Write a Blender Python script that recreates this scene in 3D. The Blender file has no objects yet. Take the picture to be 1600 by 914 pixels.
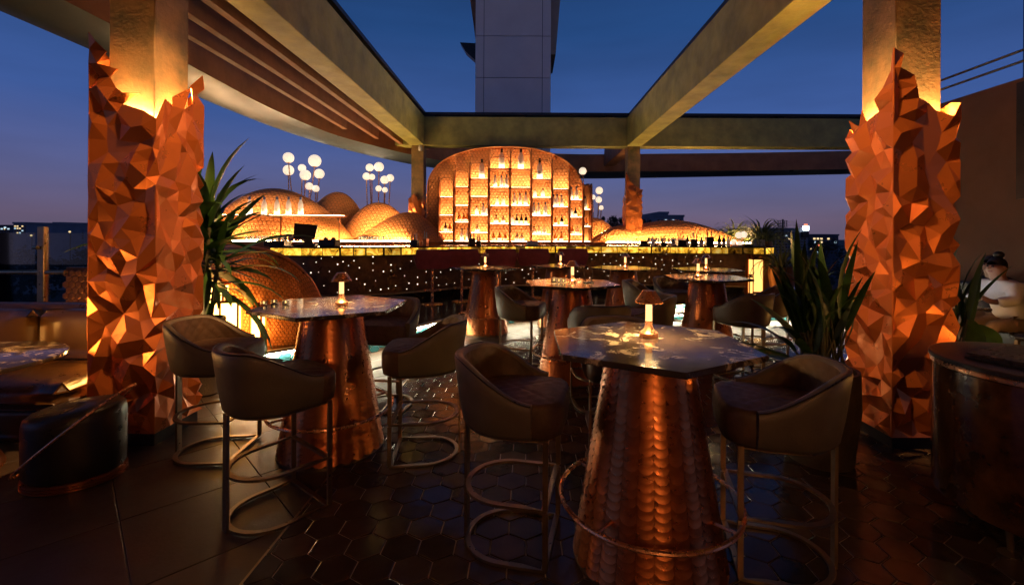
import bpy, math, random
from mathutils import Vector, Matrix
from mathutils.geometry import delaunay_2d_cdt
random.seed(11)
R = math.radians
PI = math.pi
scene = bpy.context.scene
C = scene.collection

# ---------------------------------------------------------------- camera
H = 1.6            # eye height
FP = 711.0         # focal length in pixels of the 1600 px photograph (16 mm lens)
VX, VY = 820.0, 368.0
cam_d = bpy.data.cameras.new('camera')
cam = bpy.data.objects.new('camera', cam_d)
C.objects.link(cam)
cam.location = (0, 0, H)
cam.rotation_euler = (R(90), R(-0.3), 0)
cam_d.sensor_width = 36
cam_d.lens = 16.0
cam_d.shift_x = -20 / 1600
cam_d.shift_y = -89 / 1600
cam_d.clip_start = 0.05
cam_d.clip_end = 5000
scene.camera = cam

# ---------------------------------------------------------------- sky (dusk, sun just below the horizon)
world = bpy.data.worlds.new('World')
scene.world = world
world.use_nodes = True
wn = world.node_tree.nodes
wl = world.node_tree.links
for n in list(wn):
    wn.remove(n)
sky = wn.new('ShaderNodeTexSky')
sky.sky_type = 'NISHITA'
sky.sun_disc = False
sky.sun_elevation = R(-3.0)
sky.sun_rotation = R(20)
sky.altitude = 300
sky.air_density = 1.0
sky.dust_density = 1.5
sky.ozone_density = 3.0
geo = wn.new('ShaderNodeTexCoord')
sep = wn.new('ShaderNodeSeparateXYZ')
wl.new(geo.outputs['Generated'], sep.inputs[0])
ramp = wn.new('ShaderNodeValToRGB')
wl.new(sep.outputs['Z'], ramp.inputs[0])
els = ramp.color_ramp.elements
SKYC = [(0.0, (.085, .070, .115)), (.03, (.105, .080, .140)), (.10, (.075, .082, .190)), (.22, (.036, .078, .245)),
        (.40, (.012, .046, .150)), (.70, (.006, .024, .080)), (1.0, (.004, .015, .050))]
els[0].position, els[0].color = SKYC[0][0], SKYC[0][1] + (1,)
els[1].position, els[1].color = SKYC[-1][0], SKYC[-1][1] + (1,)
for p_, c_ in SKYC[1:-1]:
    e = els.new(p_)
    e.color = c_ + (1,)
bg1 = wn.new('ShaderNodeBackground')
bg1.inputs['Strength'].default_value = 0.10
wl.new(sky.outputs[0], bg1.inputs['Color'])
bg2 = wn.new('ShaderNodeBackground')
bg2.inputs['Strength'].default_value = 1.05
cmap = wn.new('ShaderNodeMapping')
cmap.inputs['Scale'].default_value = (1.2, 1.2, 7.0)
cmap.inputs['Rotation'].default_value = (0.05, 0.10, 0)
wl.new(geo.outputs['Generated'], cmap.inputs[0])
cno = wn.new('ShaderNodeTexNoise')
cno.inputs['Scale'].default_value = 2.2
cno.inputs['Detail'].default_value = 5
wl.new(cmap.outputs[0], cno.inputs['Vector'])
cmr = wn.new('ShaderNodeMapRange')
cmr.inputs[1].default_value = .3
cmr.inputs[2].default_value = .7
cmr.inputs[3].default_value = .90
cmr.inputs[4].default_value = 1.12
wl.new(cno.outputs['Fac'], cmr.inputs[0])
cmx = wn.new('ShaderNodeVectorMath')
cmx.operation = 'SCALE'
wl.new(ramp.outputs[0], cmx.inputs[0])
wl.new(cmr.outputs[0], cmx.inputs['Scale'])
wl.new(cmx.outputs[0], bg2.inputs['Color'])
add = wn.new('ShaderNodeAddShader')
wl.new(bg1.outputs[0], add.inputs[0])
wl.new(bg2.outputs[0], add.inputs[1])
wo = wn.new('ShaderNodeOutputWorld')
wl.new(add.outputs[0], wo.inputs['Surface'])

scene.view_settings.view_transform = 'Standard'
scene.view_settings.look = 'None'
scene.view_settings.exposure = 0.25
scene.view_settings.gamma = 1.0
scene.view_settings.use_curve_mapping = False
scene.render.engine = 'CYCLES'
scene.cycles.use_denoising = True
scene.cycles.use_light_tree = True
scene.cycles.max_bounces = 8
scene.cycles.diffuse_bounces = 6
scene.cycles.glossy_bounces = 4
scene.cycles.transmission_bounces = 6
scene.cycles.transparent_max_bounces = 8
scene.cycles.sample_clamp_indirect = 6
scene.cycles.caustics_reflective = False
scene.cycles.caustics_refractive = False
scene.cycles.blur_glossy = 0.5


def P(px, py, Y):
    return Vector(((px - VX) / FP * Y, Y, H - (py - VY) / FP * Y))


def G(px, py, z=0.0):
    Y = FP * (H - z) / (py - VY)
    return Vector(((px - VX) / FP * Y, Y, z))


# ---------------------------------------------------------------- materials
MATS = {}


def new_mat(name):
    m = bpy.data.materials.new(name)
    m.use_nodes = True
    MATS[name] = m
    nt = m.node_tree
    return m, nt, nt.nodes['Principled BSDF']


def coords(nt, scale=1.0, rnd=True):
    tc = nt.nodes.new('ShaderNodeTexCoord')
    if not rnd:
        return tc.outputs['Object']
    oi = nt.nodes.new('ShaderNodeObjectInfo')
    mul = nt.nodes.new('ShaderNodeVectorMath')
    mul.operation = 'MULTIPLY_ADD'
    nt.links.new(oi.outputs['Random'], mul.inputs[0])
    mul.inputs[1].default_value = (13.7, 7.3, 21.1)
    nt.links.new(tc.outputs['Object'], mul.inputs[2])
    return mul.outputs[0]


def noise(nt, vec, scale, detail=4, rough=.55, dist=0):
    n = nt.nodes.new('ShaderNodeTexNoise')
    n.inputs['Scale'].default_value = scale
    n.inputs['Detail'].default_value = detail
    n.inputs['Roughness'].default_value = rough
    n.inputs['Distortion'].default_value = dist
    nt.links.new(vec, n.inputs['Vector'])
    return n.outputs['Fac']


def ramp2(nt, fac, stops):
    r = nt.nodes.new('ShaderNodeValToRGB')
    nt.links.new(fac, r.inputs[0])
    e = r.color_ramp.elements
    e[0].position, e[0].color = stops[0][0], tuple(stops[0][1]) + (1,)
    e[1].position, e[1].color = stops[-1][0], tuple(stops[-1][1]) + (1,)
    for p, c in stops[1:-1]:
        k = e.new(p)
        k.color = tuple(c) + (1,)
    return r.outputs[0]


def frange(nt, fac, a, b):
    mr = nt.nodes.new('ShaderNodeMapRange')
    nt.links.new(fac, mr.inputs[0])
    mr.inputs[1].default_value = .25
    mr.inputs[2].default_value = .75
    mr.inputs[3].default_value = a
    mr.inputs[4].default_value = b
    return mr.outputs[0]


def M(name, col, rough=.5, metal=0.0, var=.25, scale=3.0, bump=0.0, bscale=60.0, rvar=.12, col2=None, objvar=0.0, **kw):
    m, nt, b = new_mat(name)
    v = coords(nt)
    n1 = noise(nt, v, scale, 6, .6)
    c2 = col2 or tuple(c * (1 - var) for c in col)
    c1 = col if col2 else tuple(min(1, c * (1 + var)) for c in col)
    out = ramp2(nt, n1, [(.3, c2), (.7, c1)])
    if objvar:
        oi = nt.nodes.new('ShaderNodeObjectInfo')
        hs = nt.nodes.new('ShaderNodeHueSaturation')
        mr = nt.nodes.new('ShaderNodeMapRange')
        nt.links.new(oi.outputs['Random'], mr.inputs[0])
        mr.inputs[3].default_value = 1 - objvar
        mr.inputs[4].default_value = 1 + objvar
        nt.links.new(mr.outputs[0], hs.inputs['Value'])
        nt.links.new(out, hs.inputs['Color'])
        out = hs.outputs[0]
    nt.links.new(out, b.inputs['Base Color'])
    n2 = noise(nt, v, scale * 2.7, 5, .6)
    nt.links.new(frange(nt, n2, max(.02, rough - rvar), min(1, rough + rvar)), b.inputs['Roughness'])
    b.inputs['Metallic'].default_value = metal
    if bump:
        n3 = noise(nt, v, bscale, 5, .6)
        bp = nt.nodes.new('ShaderNodeBump')
        bp.inputs['Strength'].default_value = bump
        bp.inputs['Distance'].default_value = .01
        nt.links.new(n3, bp.inputs['Height'])
        nt.links.new(bp.outputs[0], b.inputs['Normal'])
    for k, val in kw.items():
        b.inputs[k.replace('_', ' ')].default_value = val
    return m


def E(name, col, strength, sample=True):
    m, nt, b = new_mat(name)
    nt.nodes.remove(b)
    em = nt.nodes.new('ShaderNodeEmission')
    em.inputs['Color'].default_value = tuple(col) + (1,)
    em.inputs['Strength'].default_value = strength
    nt.links.new(em.outputs[0], nt.nodes['Material Output'].inputs['Surface'])
    if not sample:
        m.cycles.emission_sampling = 'NONE'
    return m


M('patina', (.43, .385, .095), .5, 0.0, scale=2.4, bump=.5, bscale=45, col2=(.20, .20, .052))
M('patina_copper', (.42, .25, .10), .5, 0.25, scale=4.5, bump=.35, bscale=30, col2=(.13, .115, .055))
M('brown_render', (.30, .135, .065), .6, 0.0, var=.3, scale=2, bump=.5, bscale=70)
M('soffit', (.125, .155, .17), .36, .35, var=.08, scale=.7)
M('dark_steel', (.035, .03, .03), .35, .7, var=.2, scale=5)
M('black_gloss', (.012, .011, .011), .12, 0, var=.2, scale=5, rvar=.05)
M('black_plastic', (.012, .012, .013), .42, 0, var=.2, scale=12)
M('facet_copper', (.54, .150, .034), .30, .62, var=.07, scale=2.0, bump=.04, bscale=140, rvar=.05)
M('copper_scale', (.80, .30, .085), .42, .25, var=.18, scale=3)
M('copper_dark', (.44, .155, .055), .30, .88, var=.14, scale=4, objvar=.12, rvar=.05)
M('copper_tab', (.48, .160, .052), .33, .90, var=.2, scale=.5, objvar=.14)
M('copper_pol', (.82, .42, .22), .28, .8, var=.12, scale=9)
M('brass_dull', (.42, .32, .20), .34, .92, var=.18, scale=9)
M('bronze_frame', (.30, .215, .135), .36, .9, var=.2, scale=9)
M('leather', (.140, .112, .072), .44, 0, var=.16, scale=5, bump=.2, bscale=160)
M('quilt', (.105, .060, .034), .50, .1, var=.3, scale=14, bump=.15, bscale=180, Specular_IOR_Level=.35)
M('sofa_leather', (.070, .032, .006), .34, 0, var=.15, scale=4, bump=.15, bscale=160)
M('black_leather', (.020, .017, .015), .34, 0, var=.2, scale=5, bump=.15, bscale=160)
M('plum', (.34, .060, .075), .6, 0, var=.2, scale=9, bump=.2, bscale=200)
M('grout', (.52, .44, .34), .7, 0, var=.2, scale=6)
M('hex_tile', (.072, .048, .031), .15, 0, var=.35, scale=5, bump=.10, bscale=22, objvar=.35, rvar=.1, Specular_IOR_Level=.42)
M('stone_tile', (.066, .045, .029), .42, 0, var=.25, scale=2.2, bump=.12, bscale=50, objvar=.12)
M('platform_stone', (.03, .024, .021), .16, 0, var=.35, scale=3, rvar=.08)
M('teal_tile', (.045, .20, .23), .14, 0, var=.35, scale=5, objvar=.45)
M('step_nosing', (.55, .50, .42), .5, 0, var=.1, scale=5)
M('bar_panel', (.20, .092, .034), .34, .2, var=.5, scale=4, bump=.2, bscale=25)
M('counter_stone', (.06, .035, .025), .14, 0, var=.5, scale=6)
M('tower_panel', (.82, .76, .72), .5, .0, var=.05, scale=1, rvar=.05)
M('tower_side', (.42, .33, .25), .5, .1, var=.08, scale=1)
M('leaf', (.050, .125, .022), .38, 0, var=.35, scale=6, objvar=.3)
M('leaf_dark', (.022, .062, .014), .45, 0, var=.35, scale=6, objvar=.35)
M('leaf_grass', (.11, .135, .03), .5, 0, var=.35, scale=6, objvar=.25)
M('stem', (.09, .085, .035), .6, 0)
M('far_leaf', (.018, .022, .014), .8, 0, var=.4, scale=.5)
M('bark', (.06, .045, .03), .8, 0, bump=.5, bscale=20)
M('planter', (.085, .062, .042), .6, 0, var=.3, scale=5, bump=.5, bscale=30)
M('planter_copper', (.40, .17, .06), .42, .5, var=.2, scale=4)
M('soil', (.03, .022, .016), .9, 0)
M('burl', (.13, .045, .013), .18, 0, scale=7, col2=(.014, .006, .003), bump=.03, Coat_Weight=.6)
M('granite', (.022, .02, .018), .45, 0, var=.4, scale=60)
M('wall_brown', (.105, .036, .013), .62, 0, var=.2, scale=1.5, bump=.3, bscale=60)
M('perforated', (.17, .085, .05), .5, .3, var=.2, scale=4)
M('far_wall', (.19, .20, .24), .8, 0, var=.15, scale=.3)
M('far_wall_dark', (.07, .075, .10), .8, 0, var=.2, scale=.3)
M('ground', (.022, .022, .022), .9, 0, var=.4, scale=.02)
M('skin', (.42, .22, .14), .5, 0, var=.06, scale=9)
M('shirt', (.78, .74, .68), .75, 0, var=.05, scale=8, bump=.2, bscale=60)
M('hair', (.012, .009, .008), .45, 0, var=.3, scale=30)
M('trousers', (.30, .20, .13), .8, 0, var=.1, scale=9)
M('dark_cloth', (.03, .025, .03), .8, 0)
M('white_box', (.6, .58, .55), .5, 0)
M('slate', (.03, .03, .032), .3, 0, var=.3, scale=8)
M('ceramic_orange', (.55, .24, .05), .4, 0)
M('paper', (.75, .68, .55), .6, 0)
M('cap_blue', (.12, .14, .32), .4, 0)
M('foil_dark', (.03, .02, .02), .35, .3)
M('amber_glass', (.55, .22, .03), .12, 0, Transmission_Weight=.6)
M('dark_glass', (.015, .013, .01), .1, 0)
M('clear_glass', (.80, .76, .70), .08, 0, Transmission_Weight=.75)
M('concrete', (.22, .19, .16), .7, 0, bump=.3)

E('lamp_glow', (1, .60, .25), 420)
M('globe', (.9, .82, .72), .35, 0, var=.03, Emission_Color=(1, .80, .58, 1), Emission_Strength=.80)
E('niche_led', (1, .70, .40), 24)
E('bar_led', (1, .60, .26), 150)
E('step_led', (1, .84, .58), 105)
E('cove_led', (1, .50, .18), 1700)
E('cove_far', (1, .58, .25), 45)
E('lamp_tube', (1, .56, .20), 1.8)
E('lantern_glow', (1, .46, .10), 30)
E('lantern_mid', (1, .46, .10), 10)
E('lantern_soft', (1, .48, .12), 1.9)
E('lantern_strong', (1, .46, .10), 60)
E('star', (1, .85, .62), 2.4, False)
E('spot_lens', (1, .66, .36), 8)
E('sconce_glow', (1, .48, .17), 150)
E('candle', (1, .6, .2), 6)
E('win_warm', (1, .72, .35), 1.0, False)
E('win_cool', (.6, .85, 1), .8, False)
E('sign_glow', (.75, .88, 1), 6.0, False)
E('sign_red', (1, .25, .12), 1.5, False)
E('screen_glow', (.80, .88, 1), 14.0)


def mk_special():
    # frosted bottle: diffuse + translucent so that light from the shelf fills it
    m, nt, b = new_mat('frosted')
    b.inputs['Base Color'].default_value = (.86, .82, .80, 1)
    b.inputs['Roughness'].default_value = .3
    v = coords(nt)
    col = ramp2(nt, noise(nt, v, 30, 3), [(.3, (.80, .76, .74)), (.7, (.92, .88, .86))])
    nt.links.new(col, b.inputs['Base Color'])
    tr = nt.nodes.new('ShaderNodeBsdfTranslucent')
    tr.inputs['Color'].default_value = (.92, .88, .86, 1)
    mx = nt.nodes.new('ShaderNodeMixShader')
    mx.inputs[0].default_value = .8
    nt.links.new(b.outputs[0], mx.inputs[1])
    nt.links.new(tr.outputs[0], mx.inputs[2])
    nt.links.new(mx.outputs[0], nt.nodes['Material Output'].inputs['Surface'])
    # dark marble with pale golden veins
    m, nt, b = new_mat('marble')
    v = coords(nt)
    big = noise(nt, v, 2.0, 3, .5, .4)
    n = noise(nt, v, 5.5, 9, .68, 1.6)
    vein = ramp2(nt, n, [(.50, (0, 0, 0)), (.545, (.12, .12, .12)), (.60, (.9, .9, .9)), (.68, (1, 1, 1))])
    mask = ramp2(nt, big, [(.36, (0, 0, 0)), (.50, (1, 1, 1))])
    mul = nt.nodes.new('ShaderNodeMath')
    mul.operation = 'MULTIPLY'
    nt.links.new(vein, mul.inputs[0])
    nt.links.new(mask, mul.inputs[1])
    base = ramp2(nt, noise(nt, v, 3.5, 6, .6), [(.3, (.030, .021, .017)), (.7, (.085, .060, .045))])
    mixc = nt.nodes.new('ShaderNodeMix')
    mixc.data_type = 'RGBA'
    nt.links.new(mul.outputs[0], mixc.inputs[0])
    nt.links.new(base, mixc.inputs[6])
    mixc.inputs[7].default_value = (.62, .50, .33, 1)
    nt.links.new(mixc.outputs[2], b.inputs['Base Color'])
    nt.links.new(frange(nt, noise(nt, v, 9, 4), .07, .16), b.inputs['Roughness'])
    # backlit onyx, brightness differs by slab
    m, nt, b = new_mat('onyx')
    v = coords(nt)
    n = noise(nt, v, 5.0, 6, .65, 1.2)
    col = ramp2(nt, n, [(.36, (.05, .018, .002)), (.48, (.60, .28, .015)), (.58, (1, .58, .07)), (.75, (1, .78, .26))])
    oi = nt.nodes.new('ShaderNodeObjectInfo')
    st = ramp2(nt, oi.outputs['Random'], [(.22, (.03, .03, .03)), (.40, (.55, .55, .55)), (1, (1, 1, 1))])
    nt.links.new(col, b.inputs['Base Color'])
    nt.links.new(col, b.inputs['Emission Color'])
    sc_ = nt.nodes.new('ShaderNodeMath')
    sc_.operation = 'MULTIPLY'
    sc_.inputs[1].default_value = 1.9
    nt.links.new(st, sc_.inputs[0])
    nt.links.new(sc_.outputs[0], b.inputs['Emission Strength'])
    b.inputs['Roughness'].default_value = .15
    m.cycles.emission_sampling = 'NONE'
    # balustrade glass
    m, nt, b = new_mat('pane_glass')
    nt.nodes.remove(b)
    tb = nt.nodes.new('ShaderNodeBsdfTransparent')
    tb.inputs['Color'].default_value = (.86, .90, .90, 1)
    gl = nt.nodes.new('ShaderNodeBsdfGlossy')
    gl.inputs['Roughness'].default_value = .02
    lw = nt.nodes.new('ShaderNodeLayerWeight')
    lw.inputs['Blend'].default_value = .25
    mx = nt.nodes.new('ShaderNodeMixShader')
    nt.links.new(lw.outputs['Fresnel'], mx.inputs[0])
    nt.links.new(tb.outputs[0], mx.inputs[1])
    nt.links.new(gl.outputs[0], mx.inputs[2])
    nt.links.new(mx.outputs[0], nt.nodes['Material Output'].inputs['Surface'])


mk_special()


# ---------------------------------------------------------------- mesh building
class MB:
    def __init__(self):
        self.v = []
        self.f = []

    def add(self, vs, fs):
        k = len(self.v)
        self.v += [tuple(p) for p in vs]
        self.f += [tuple(i + k for i in f) for f in fs]
        return self

    def box(self, x0, y0, z0, x1, y1, z1, bev=0.0):
        b = min(bev, (x1 - x0) * .45, (y1 - y0) * .45, (z1 - z0) * .45)
        if b <= 0:
            vs = [(x, y, z) for z in (z0, z1) for y in (y0, y1) for x in (x0, x1)]
            fs = [(0, 2, 3, 1), (4, 5, 7, 6), (0, 1, 5, 4), (2, 6, 7, 3), (0, 4, 6, 2), (1, 3, 7, 5)]
            return self.add(vs, fs)
        # chamfered box: three rings of vertices per corner
        k = len(self.v)
        idx = {}
        for sx in (0, 1):
            for sy in (0, 1):
                for sz in (0, 1):
                    X, Y, Z = (x0, x1)[sx], (y0, y1)[sy], (z0, z1)[sz]
                    ix, iy, iz = (b, -b)[sx], (b, -b)[sy], (b, -b)[sz]
                    for a, p in (('x', (X, Y + iy, Z + iz)), ('y', (X + ix, Y, Z + iz)), ('z', (X + ix, Y + iy, Z))):
                        idx[(sx, sy, sz, a)] = len(self.v)
                        self.v.append(p)
        q = lambda *t: self.f.append(tuple(idx[i] for i in t))
        q((0, 0, 0, 'x'), (0, 0, 1, 'x'), (0, 1, 1, 'x'), (0, 1, 0, 'x'))
        q((1, 0, 0, 'x'), (1, 1, 0, 'x'), (1, 1, 1, 'x'), (1, 0, 1, 'x'))
        q((0, 0, 0, 'y'), (1, 0, 0, 'y'), (1, 0, 1, 'y'), (0, 0, 1, 'y'))
        q((0, 1, 0, 'y'), (0, 1, 1, 'y'), (1, 1, 1, 'y'), (1, 1, 0, 'y'))
        q((0, 0, 0, 'z'), (0, 1, 0, 'z'), (1, 1, 0, 'z'), (1, 0, 0, 'z'))
        q((0, 0, 1, 'z'), (1, 0, 1, 'z'), (1, 1, 1, 'z'), (0, 1, 1, 'z'))
        for i in (0, 1):
            for j in (0, 1):
                q((i, j, 0, 'x'), (i, j, 1, 'x'), (i, j, 1, 'y'), (i, j, 0, 'y'))
                q((i, 0, j, 'x'), (i, 1, j, 'x'), (i, 1, j, 'z'), (i, 0, j, 'z'))
                q((0, i, j, 'y'), (1, i, j, 'y'), (1, i, j, 'z'), (0, i, j, 'z'))
                for l in (0, 1):
                    q((i, j, l, 'x'), (i, j, l, 'y'), (i, j, l, 'z'))
        return self

    def prism(self, poly, z0, z1):
        n = len(poly)
        vs = [(p[0], p[1], z0) for p in poly] + [(p[0], p[1], z1) for p in poly]
        fs = [tuple(range(n - 1, -1, -1)), tuple(range(n, 2 * n))]
        fs += [(i, (i + 1) % n, n + (i + 1) % n, n + i) for i in range(n)]
        return self.add(vs, fs)

    def extrude(self, poly3, d):
        n = len(poly3)
        d = Vector(d)
        vs = [Vector(p) for p in poly3] + [Vector(p) + d for p in poly3]
        fs = [tuple(range(n - 1, -1, -1)), tuple(range(n, 2 * n))]
        fs += [(i, (i + 1) % n, n + (i + 1) % n, n + i) for i in range(n)]
        return self.add(vs, fs)

    def lathe(self, prof, n=24, c=(0, 0, 0), sx=1, sy=1):
        vs, fs = [], []
        m = len(prof)
        for r, z in prof:
            for i in range(n):
                a = 2 * PI * i / n
                vs.append((c[0] + r * math.cos(a) * sx, c[1] + r * math.sin(a) * sy, c[2] + z))
        for j in range(m - 1):
            for i in range(n):
                fs.append((j * n + i, j * n + (i + 1) % n, (j + 1) * n + (i + 1) % n, (j + 1) * n + i))
        if prof[0][0] > 1e-5:
            fs.append(tuple(range(n - 1, -1, -1)))
        if prof[-1][0] > 1e-5:
            fs.append(tuple(range((m - 1) * n, m * n)))
        return self.add(vs, fs)

    def sphere(self, c, r, n=16, m=10, sz=1.0):
        prof = [(r * math.sin(PI * j / m), -r * sz * math.cos(PI * j / m)) for j in range(m + 1)]
        prof[0] = (0.0005 * r, prof[0][1])
        prof[-1] = (0.0005 * r, prof[-1][1])
        return self.lathe(prof, n, c)

    def tube(self, pts, r, n=8, closed=False):
        pts = [Vector(p) for p in pts]
        m = len(pts)
        vs, fs = [], []
        up = None
        for i, p in enumerate(pts):
            if closed:
                t = (pts[(i + 1) % m] - pts[i - 1]).normalized()
            else:
                t = (pts[min(i + 1, m - 1)] - pts[max(i - 1, 0)]).normalized()
            if up is None:
                up = Vector((0, 0, 1)) if abs(t.z) < .9 else Vector((1, 0, 0))
            a = t.cross(up)
            if a.length < 1e-4:
                a = t.orthogonal()
            a.normalize()
            b = a.cross(t).normalized()
            up = b
            rr = r[i] if isinstance(r, (list, tuple)) else r
            for k in range(n):
                th = 2 * PI * k / n
                vs.append(p + a * math.cos(th) * rr + b * math.sin(th) * rr)
        for i in range(m if closed else m - 1):
            j = (i + 1) % m
            for k in range(n):
                fs.append((i * n + k, i * n + (k + 1) % n, j * n + (k + 1) % n, j * n + k))
        if not closed:
            fs.append(tuple(range(n - 1, -1, -1)))
            fs.append(tuple(range((m - 1) * n, m * n)))
        return self.add(vs, fs)

    def strip(self, path, off0, off1, z0, z1, closed=False):
        """flat bar following a plan path: between sideways offsets off0..off1 and heights z0..z1"""
        m = len(path)
        vs, fs = [], []
        for i, p in enumerate(path):
            p = Vector((p[0], p[1]))
            if closed:
                a, b = Vector(path[i - 1][:2]), Vector(path[(i + 1) % m][:2])
            else:
                a, b = Vector(path[max(i - 1, 0)][:2]), Vector(path[min(i + 1, m - 1)][:2])
            t = (b - a).normalized()
            nrm = Vector((t.y, -t.x))
            o0, o1 = p + nrm * off0, p + nrm * off1
            vs += [(o0.x, o0.y, z0), (o1.x, o1.y, z0), (o1.x, o1.y, z1), (o0.x, o0.y, z1)]
        for i in range(m if closed else m - 1):
            j = (i + 1) % m
            for k in range(4):
                fs.append((i * 4 + k, i * 4 + (k + 1) % 4, j * 4 + (k + 1) % 4, j * 4 + k))
        if not closed:
            fs += [(3, 2, 1, 0), tuple((m - 1) * 4 + k for k in range(4))]
        return self.add(vs, fs)

    def grid(self, fn, nu, nv, closed_u=False):
        vs = [fn(i / nu, j / nv) for j in range(nv + 1) for i in range(nu if closed_u else nu + 1)]
        w = nu if closed_u else nu + 1
        fs = []
        for j in range(nv):
            for i in range(nu):
                a, b = j * w + i, j * w + (i + 1) % w
                fs.append((a, b, b + w, a + w))
        return self.add(vs, fs)

    def mesh(self, name, mat=None, smooth=False, angle=None):
        me = bpy.data.meshes.new(name)
        me.from_pydata(self.v, [], self.f)
        me.validate()
        if mat:
            me.materials.append(MATS[mat])
        if smooth:
            me.polygons.foreach_set('use_smooth', [True] * len(me.polygons))
            if angle:
                me.set_sharp_from_angle(angle=R(angle))
        return me

    def build(self, name, mat, parent=None, smooth=False, angle=40, loc=None, rot=None):
        return link(name, self.mesh(name, mat, smooth, angle), parent, loc, rot)


def link(name, me, parent=None, loc=None, rot=None, scale=None):
    o = bpy.data.objects.new(name, me)
    C.objects.link(o)
    if parent:
        o.parent = parent
    if loc is not None:
        o.location = loc
    if rot is not None:
        o.rotation_euler = rot
    if scale is not None:
        o.scale = scale
    return o


def tag(o, label, cat, group=None):
    o['label'] = label
    o['category'] = cat
    if group:
        o['group'] = group
    return o


def structure(o):
    o['kind'] = 'structure'
    return o


def stuff(o):
    o['kind'] = 'stuff'
    return o


def thing(name, label, cat, loc=(0, 0, 0), rz=0.0, group=None):
    o = link(name, None, None, loc, (0, 0, rz))
    o.empty_display_size = .1
    return tag(o, label, cat, group)


def dup(root, loc, rz, label, group=None):
    def cp(o, par):
        c = o.copy()
        C.objects.link(c)
        c.parent = par
        for ch in list(o.children):
            cp(ch, c)
        return c
    r = cp(root, None)
    r.location = loc
    r.rotation_euler = (0, 0, rz)
    r['label'] = label
    if group:
        r['group'] = group
    return r


def spline(pts, n=8):
    pts = [Vector(p) for p in pts]
    out = []
    for i in range(len(pts) - 1):
        p0, p1, p2, p3 = pts[max(i - 1, 0)], pts[i], pts[i + 1], pts[min(i + 2, len(pts) - 1)]
        for k in range(n):
            t = k / n
            out.append(.5 * ((2 * p1) + (p2 - p0) * t + (2 * p0 - 5 * p1 + 4 * p2 - p3) * t * t + (3 * p1 - p0 - 3 * p2 + p3) * t ** 3))
    out.append(pts[-1])
    return out


def resample(path, step):
    out = [path[0].copy()]
    need = step
    for a, b in zip(path, path[1:]):
        L = (b - a).length
        pos = 0
        while L - pos >= need:
            pos += need
            out.append(a.lerp(b, pos / L))
            need = step
        need -= L - pos
    return out


def clip_convex(poly, clip):
    """Sutherland-Hodgman, clip polygon counter-clockwise"""
    out = poly
    for i in range(len(clip)):
        a, b = clip[i], clip[(i + 1) % len(clip)]
        inside = lambda p: (b[0] - a[0]) * (p[1] - a[1]) - (b[1] - a[1]) * (p[0] - a[0]) >= 0
        res = []
        for j in range(len(out)):
            p, q = out[j - 1], out[j]
            ip, iq = inside(p), inside(q)
            if ip != iq:
                d1 = (b[0] - a[0]) * (p[1] - a[1]) - (b[1] - a[1]) * (p[0] - a[0])
                d2 = (b[0] - a[0]) * (q[1] - a[1]) - (b[1] - a[1]) * (q[0] - a[0])
                t = d1 / (d1 - d2)
                res.append((p[0] + (q[0] - p[0]) * t, p[1] + (q[1] - p[1]) * t))
            if iq:
                res.append(q)
        out = res
        if not out:
            return []
    return out


def inpoly(x, y, poly):
    ins = False
    j = len(poly) - 1
    for i in range(len(poly)):
        xi, yi, xj, yj = poly[i][0], poly[i][1], poly[j][0], poly[j][1]
        if (yi > y) != (yj > y) and x < (xj - xi) * (y - yi) / (yj - yi) + xi:
            ins = not ins
        j = i
    return ins


def hexskin(mb, surf, U, V, size, h, keep=None, gap=.92):
    """raised hexagonal scales laid over surf(u, v) for 0<u<U, 0<v<V in metres"""
    dx = size * math.sqrt(3)
    dy = size * 1.5
    row = 0
    y = size * .4
    e = .004

    def frame(u, v):
        p = Vector(surf(u, v))
        a = Vector(surf(u + e, v)) - p
        b = Vector(surf(u, v + e)) - p
        n = a.cross(b)
        if n.length > 1e-12:
            n.normalize()
        return p, n
    while y < V:
        x = (dx * .5 if row % 2 else 0)
        while x < U:
            if keep is None or keep(x, y):
                _, n = frame(x, y)
                vs = []
                for k in range(6):
                    a = PI / 6 + k * PI / 3
                    vs.append(Vector(surf(x + size * gap * math.cos(a), y + size * gap * math.sin(a))) + n * .001)
                for k in range(6):
                    a = PI / 6 + k * PI / 3
                    vs.append(Vector(surf(x + size * gap * .72 * math.cos(a), y + size * gap * .72 * math.sin(a))) + n * h)
                fs = [(k, (k + 1) % 6, 6 + (k + 1) % 6, 6 + k) for k in range(6)] + [(6, 7, 8, 9, 10, 11)]
                mb.add(vs, fs)
            x += dx
        y += dy
        row += 1
    return mb


ORD = ['first', 'second', 'third', 'fourth', 'fifth', 'sixth', 'seventh', 'eighth', 'ninth', 'tenth']

# ================================================================ SETTING
# ---- ground far below the roof terrace
structure(MB().box(-2500, -300, -20.5, 2500, 4500, -20).build('ground', 'ground'))

# ---- terrace floor
TERR = [(-9, -3), (9, -3), (9, 19.5), (-6.6, 19.5), (-6.6, 5.75), (-9, 5.75)]
floor = structure(MB().prism(TERR, -.35, -.012).build('floor', 'concrete'))

HEXZ = [(-1.28, .8), (4.4, .8), (4.4, 7.1), (.3, 7.35), (-1.28, 5.35)]
STEP = spline([(-4.75, 6.6, 0), (-4.45, 5.25, 0), (-3.75, 4.88, 0), (-3.1, 5.12, 0), (-1.85, 6.43, 0), (-.95, 7.75, 0), (.37, 8.6, 0),
               (1.8, 8.95, 0), (3.6, 9.35, 0), (5.6, 9.35, 0), (6.9, 9.9, 0), (7.3, 11.2, 0)], 10)
PLAT = [(p.x, p.y) for p in STEP] + [(7.3, 16.5), (-4.75, 16.5)]
PZ = .26

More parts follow.
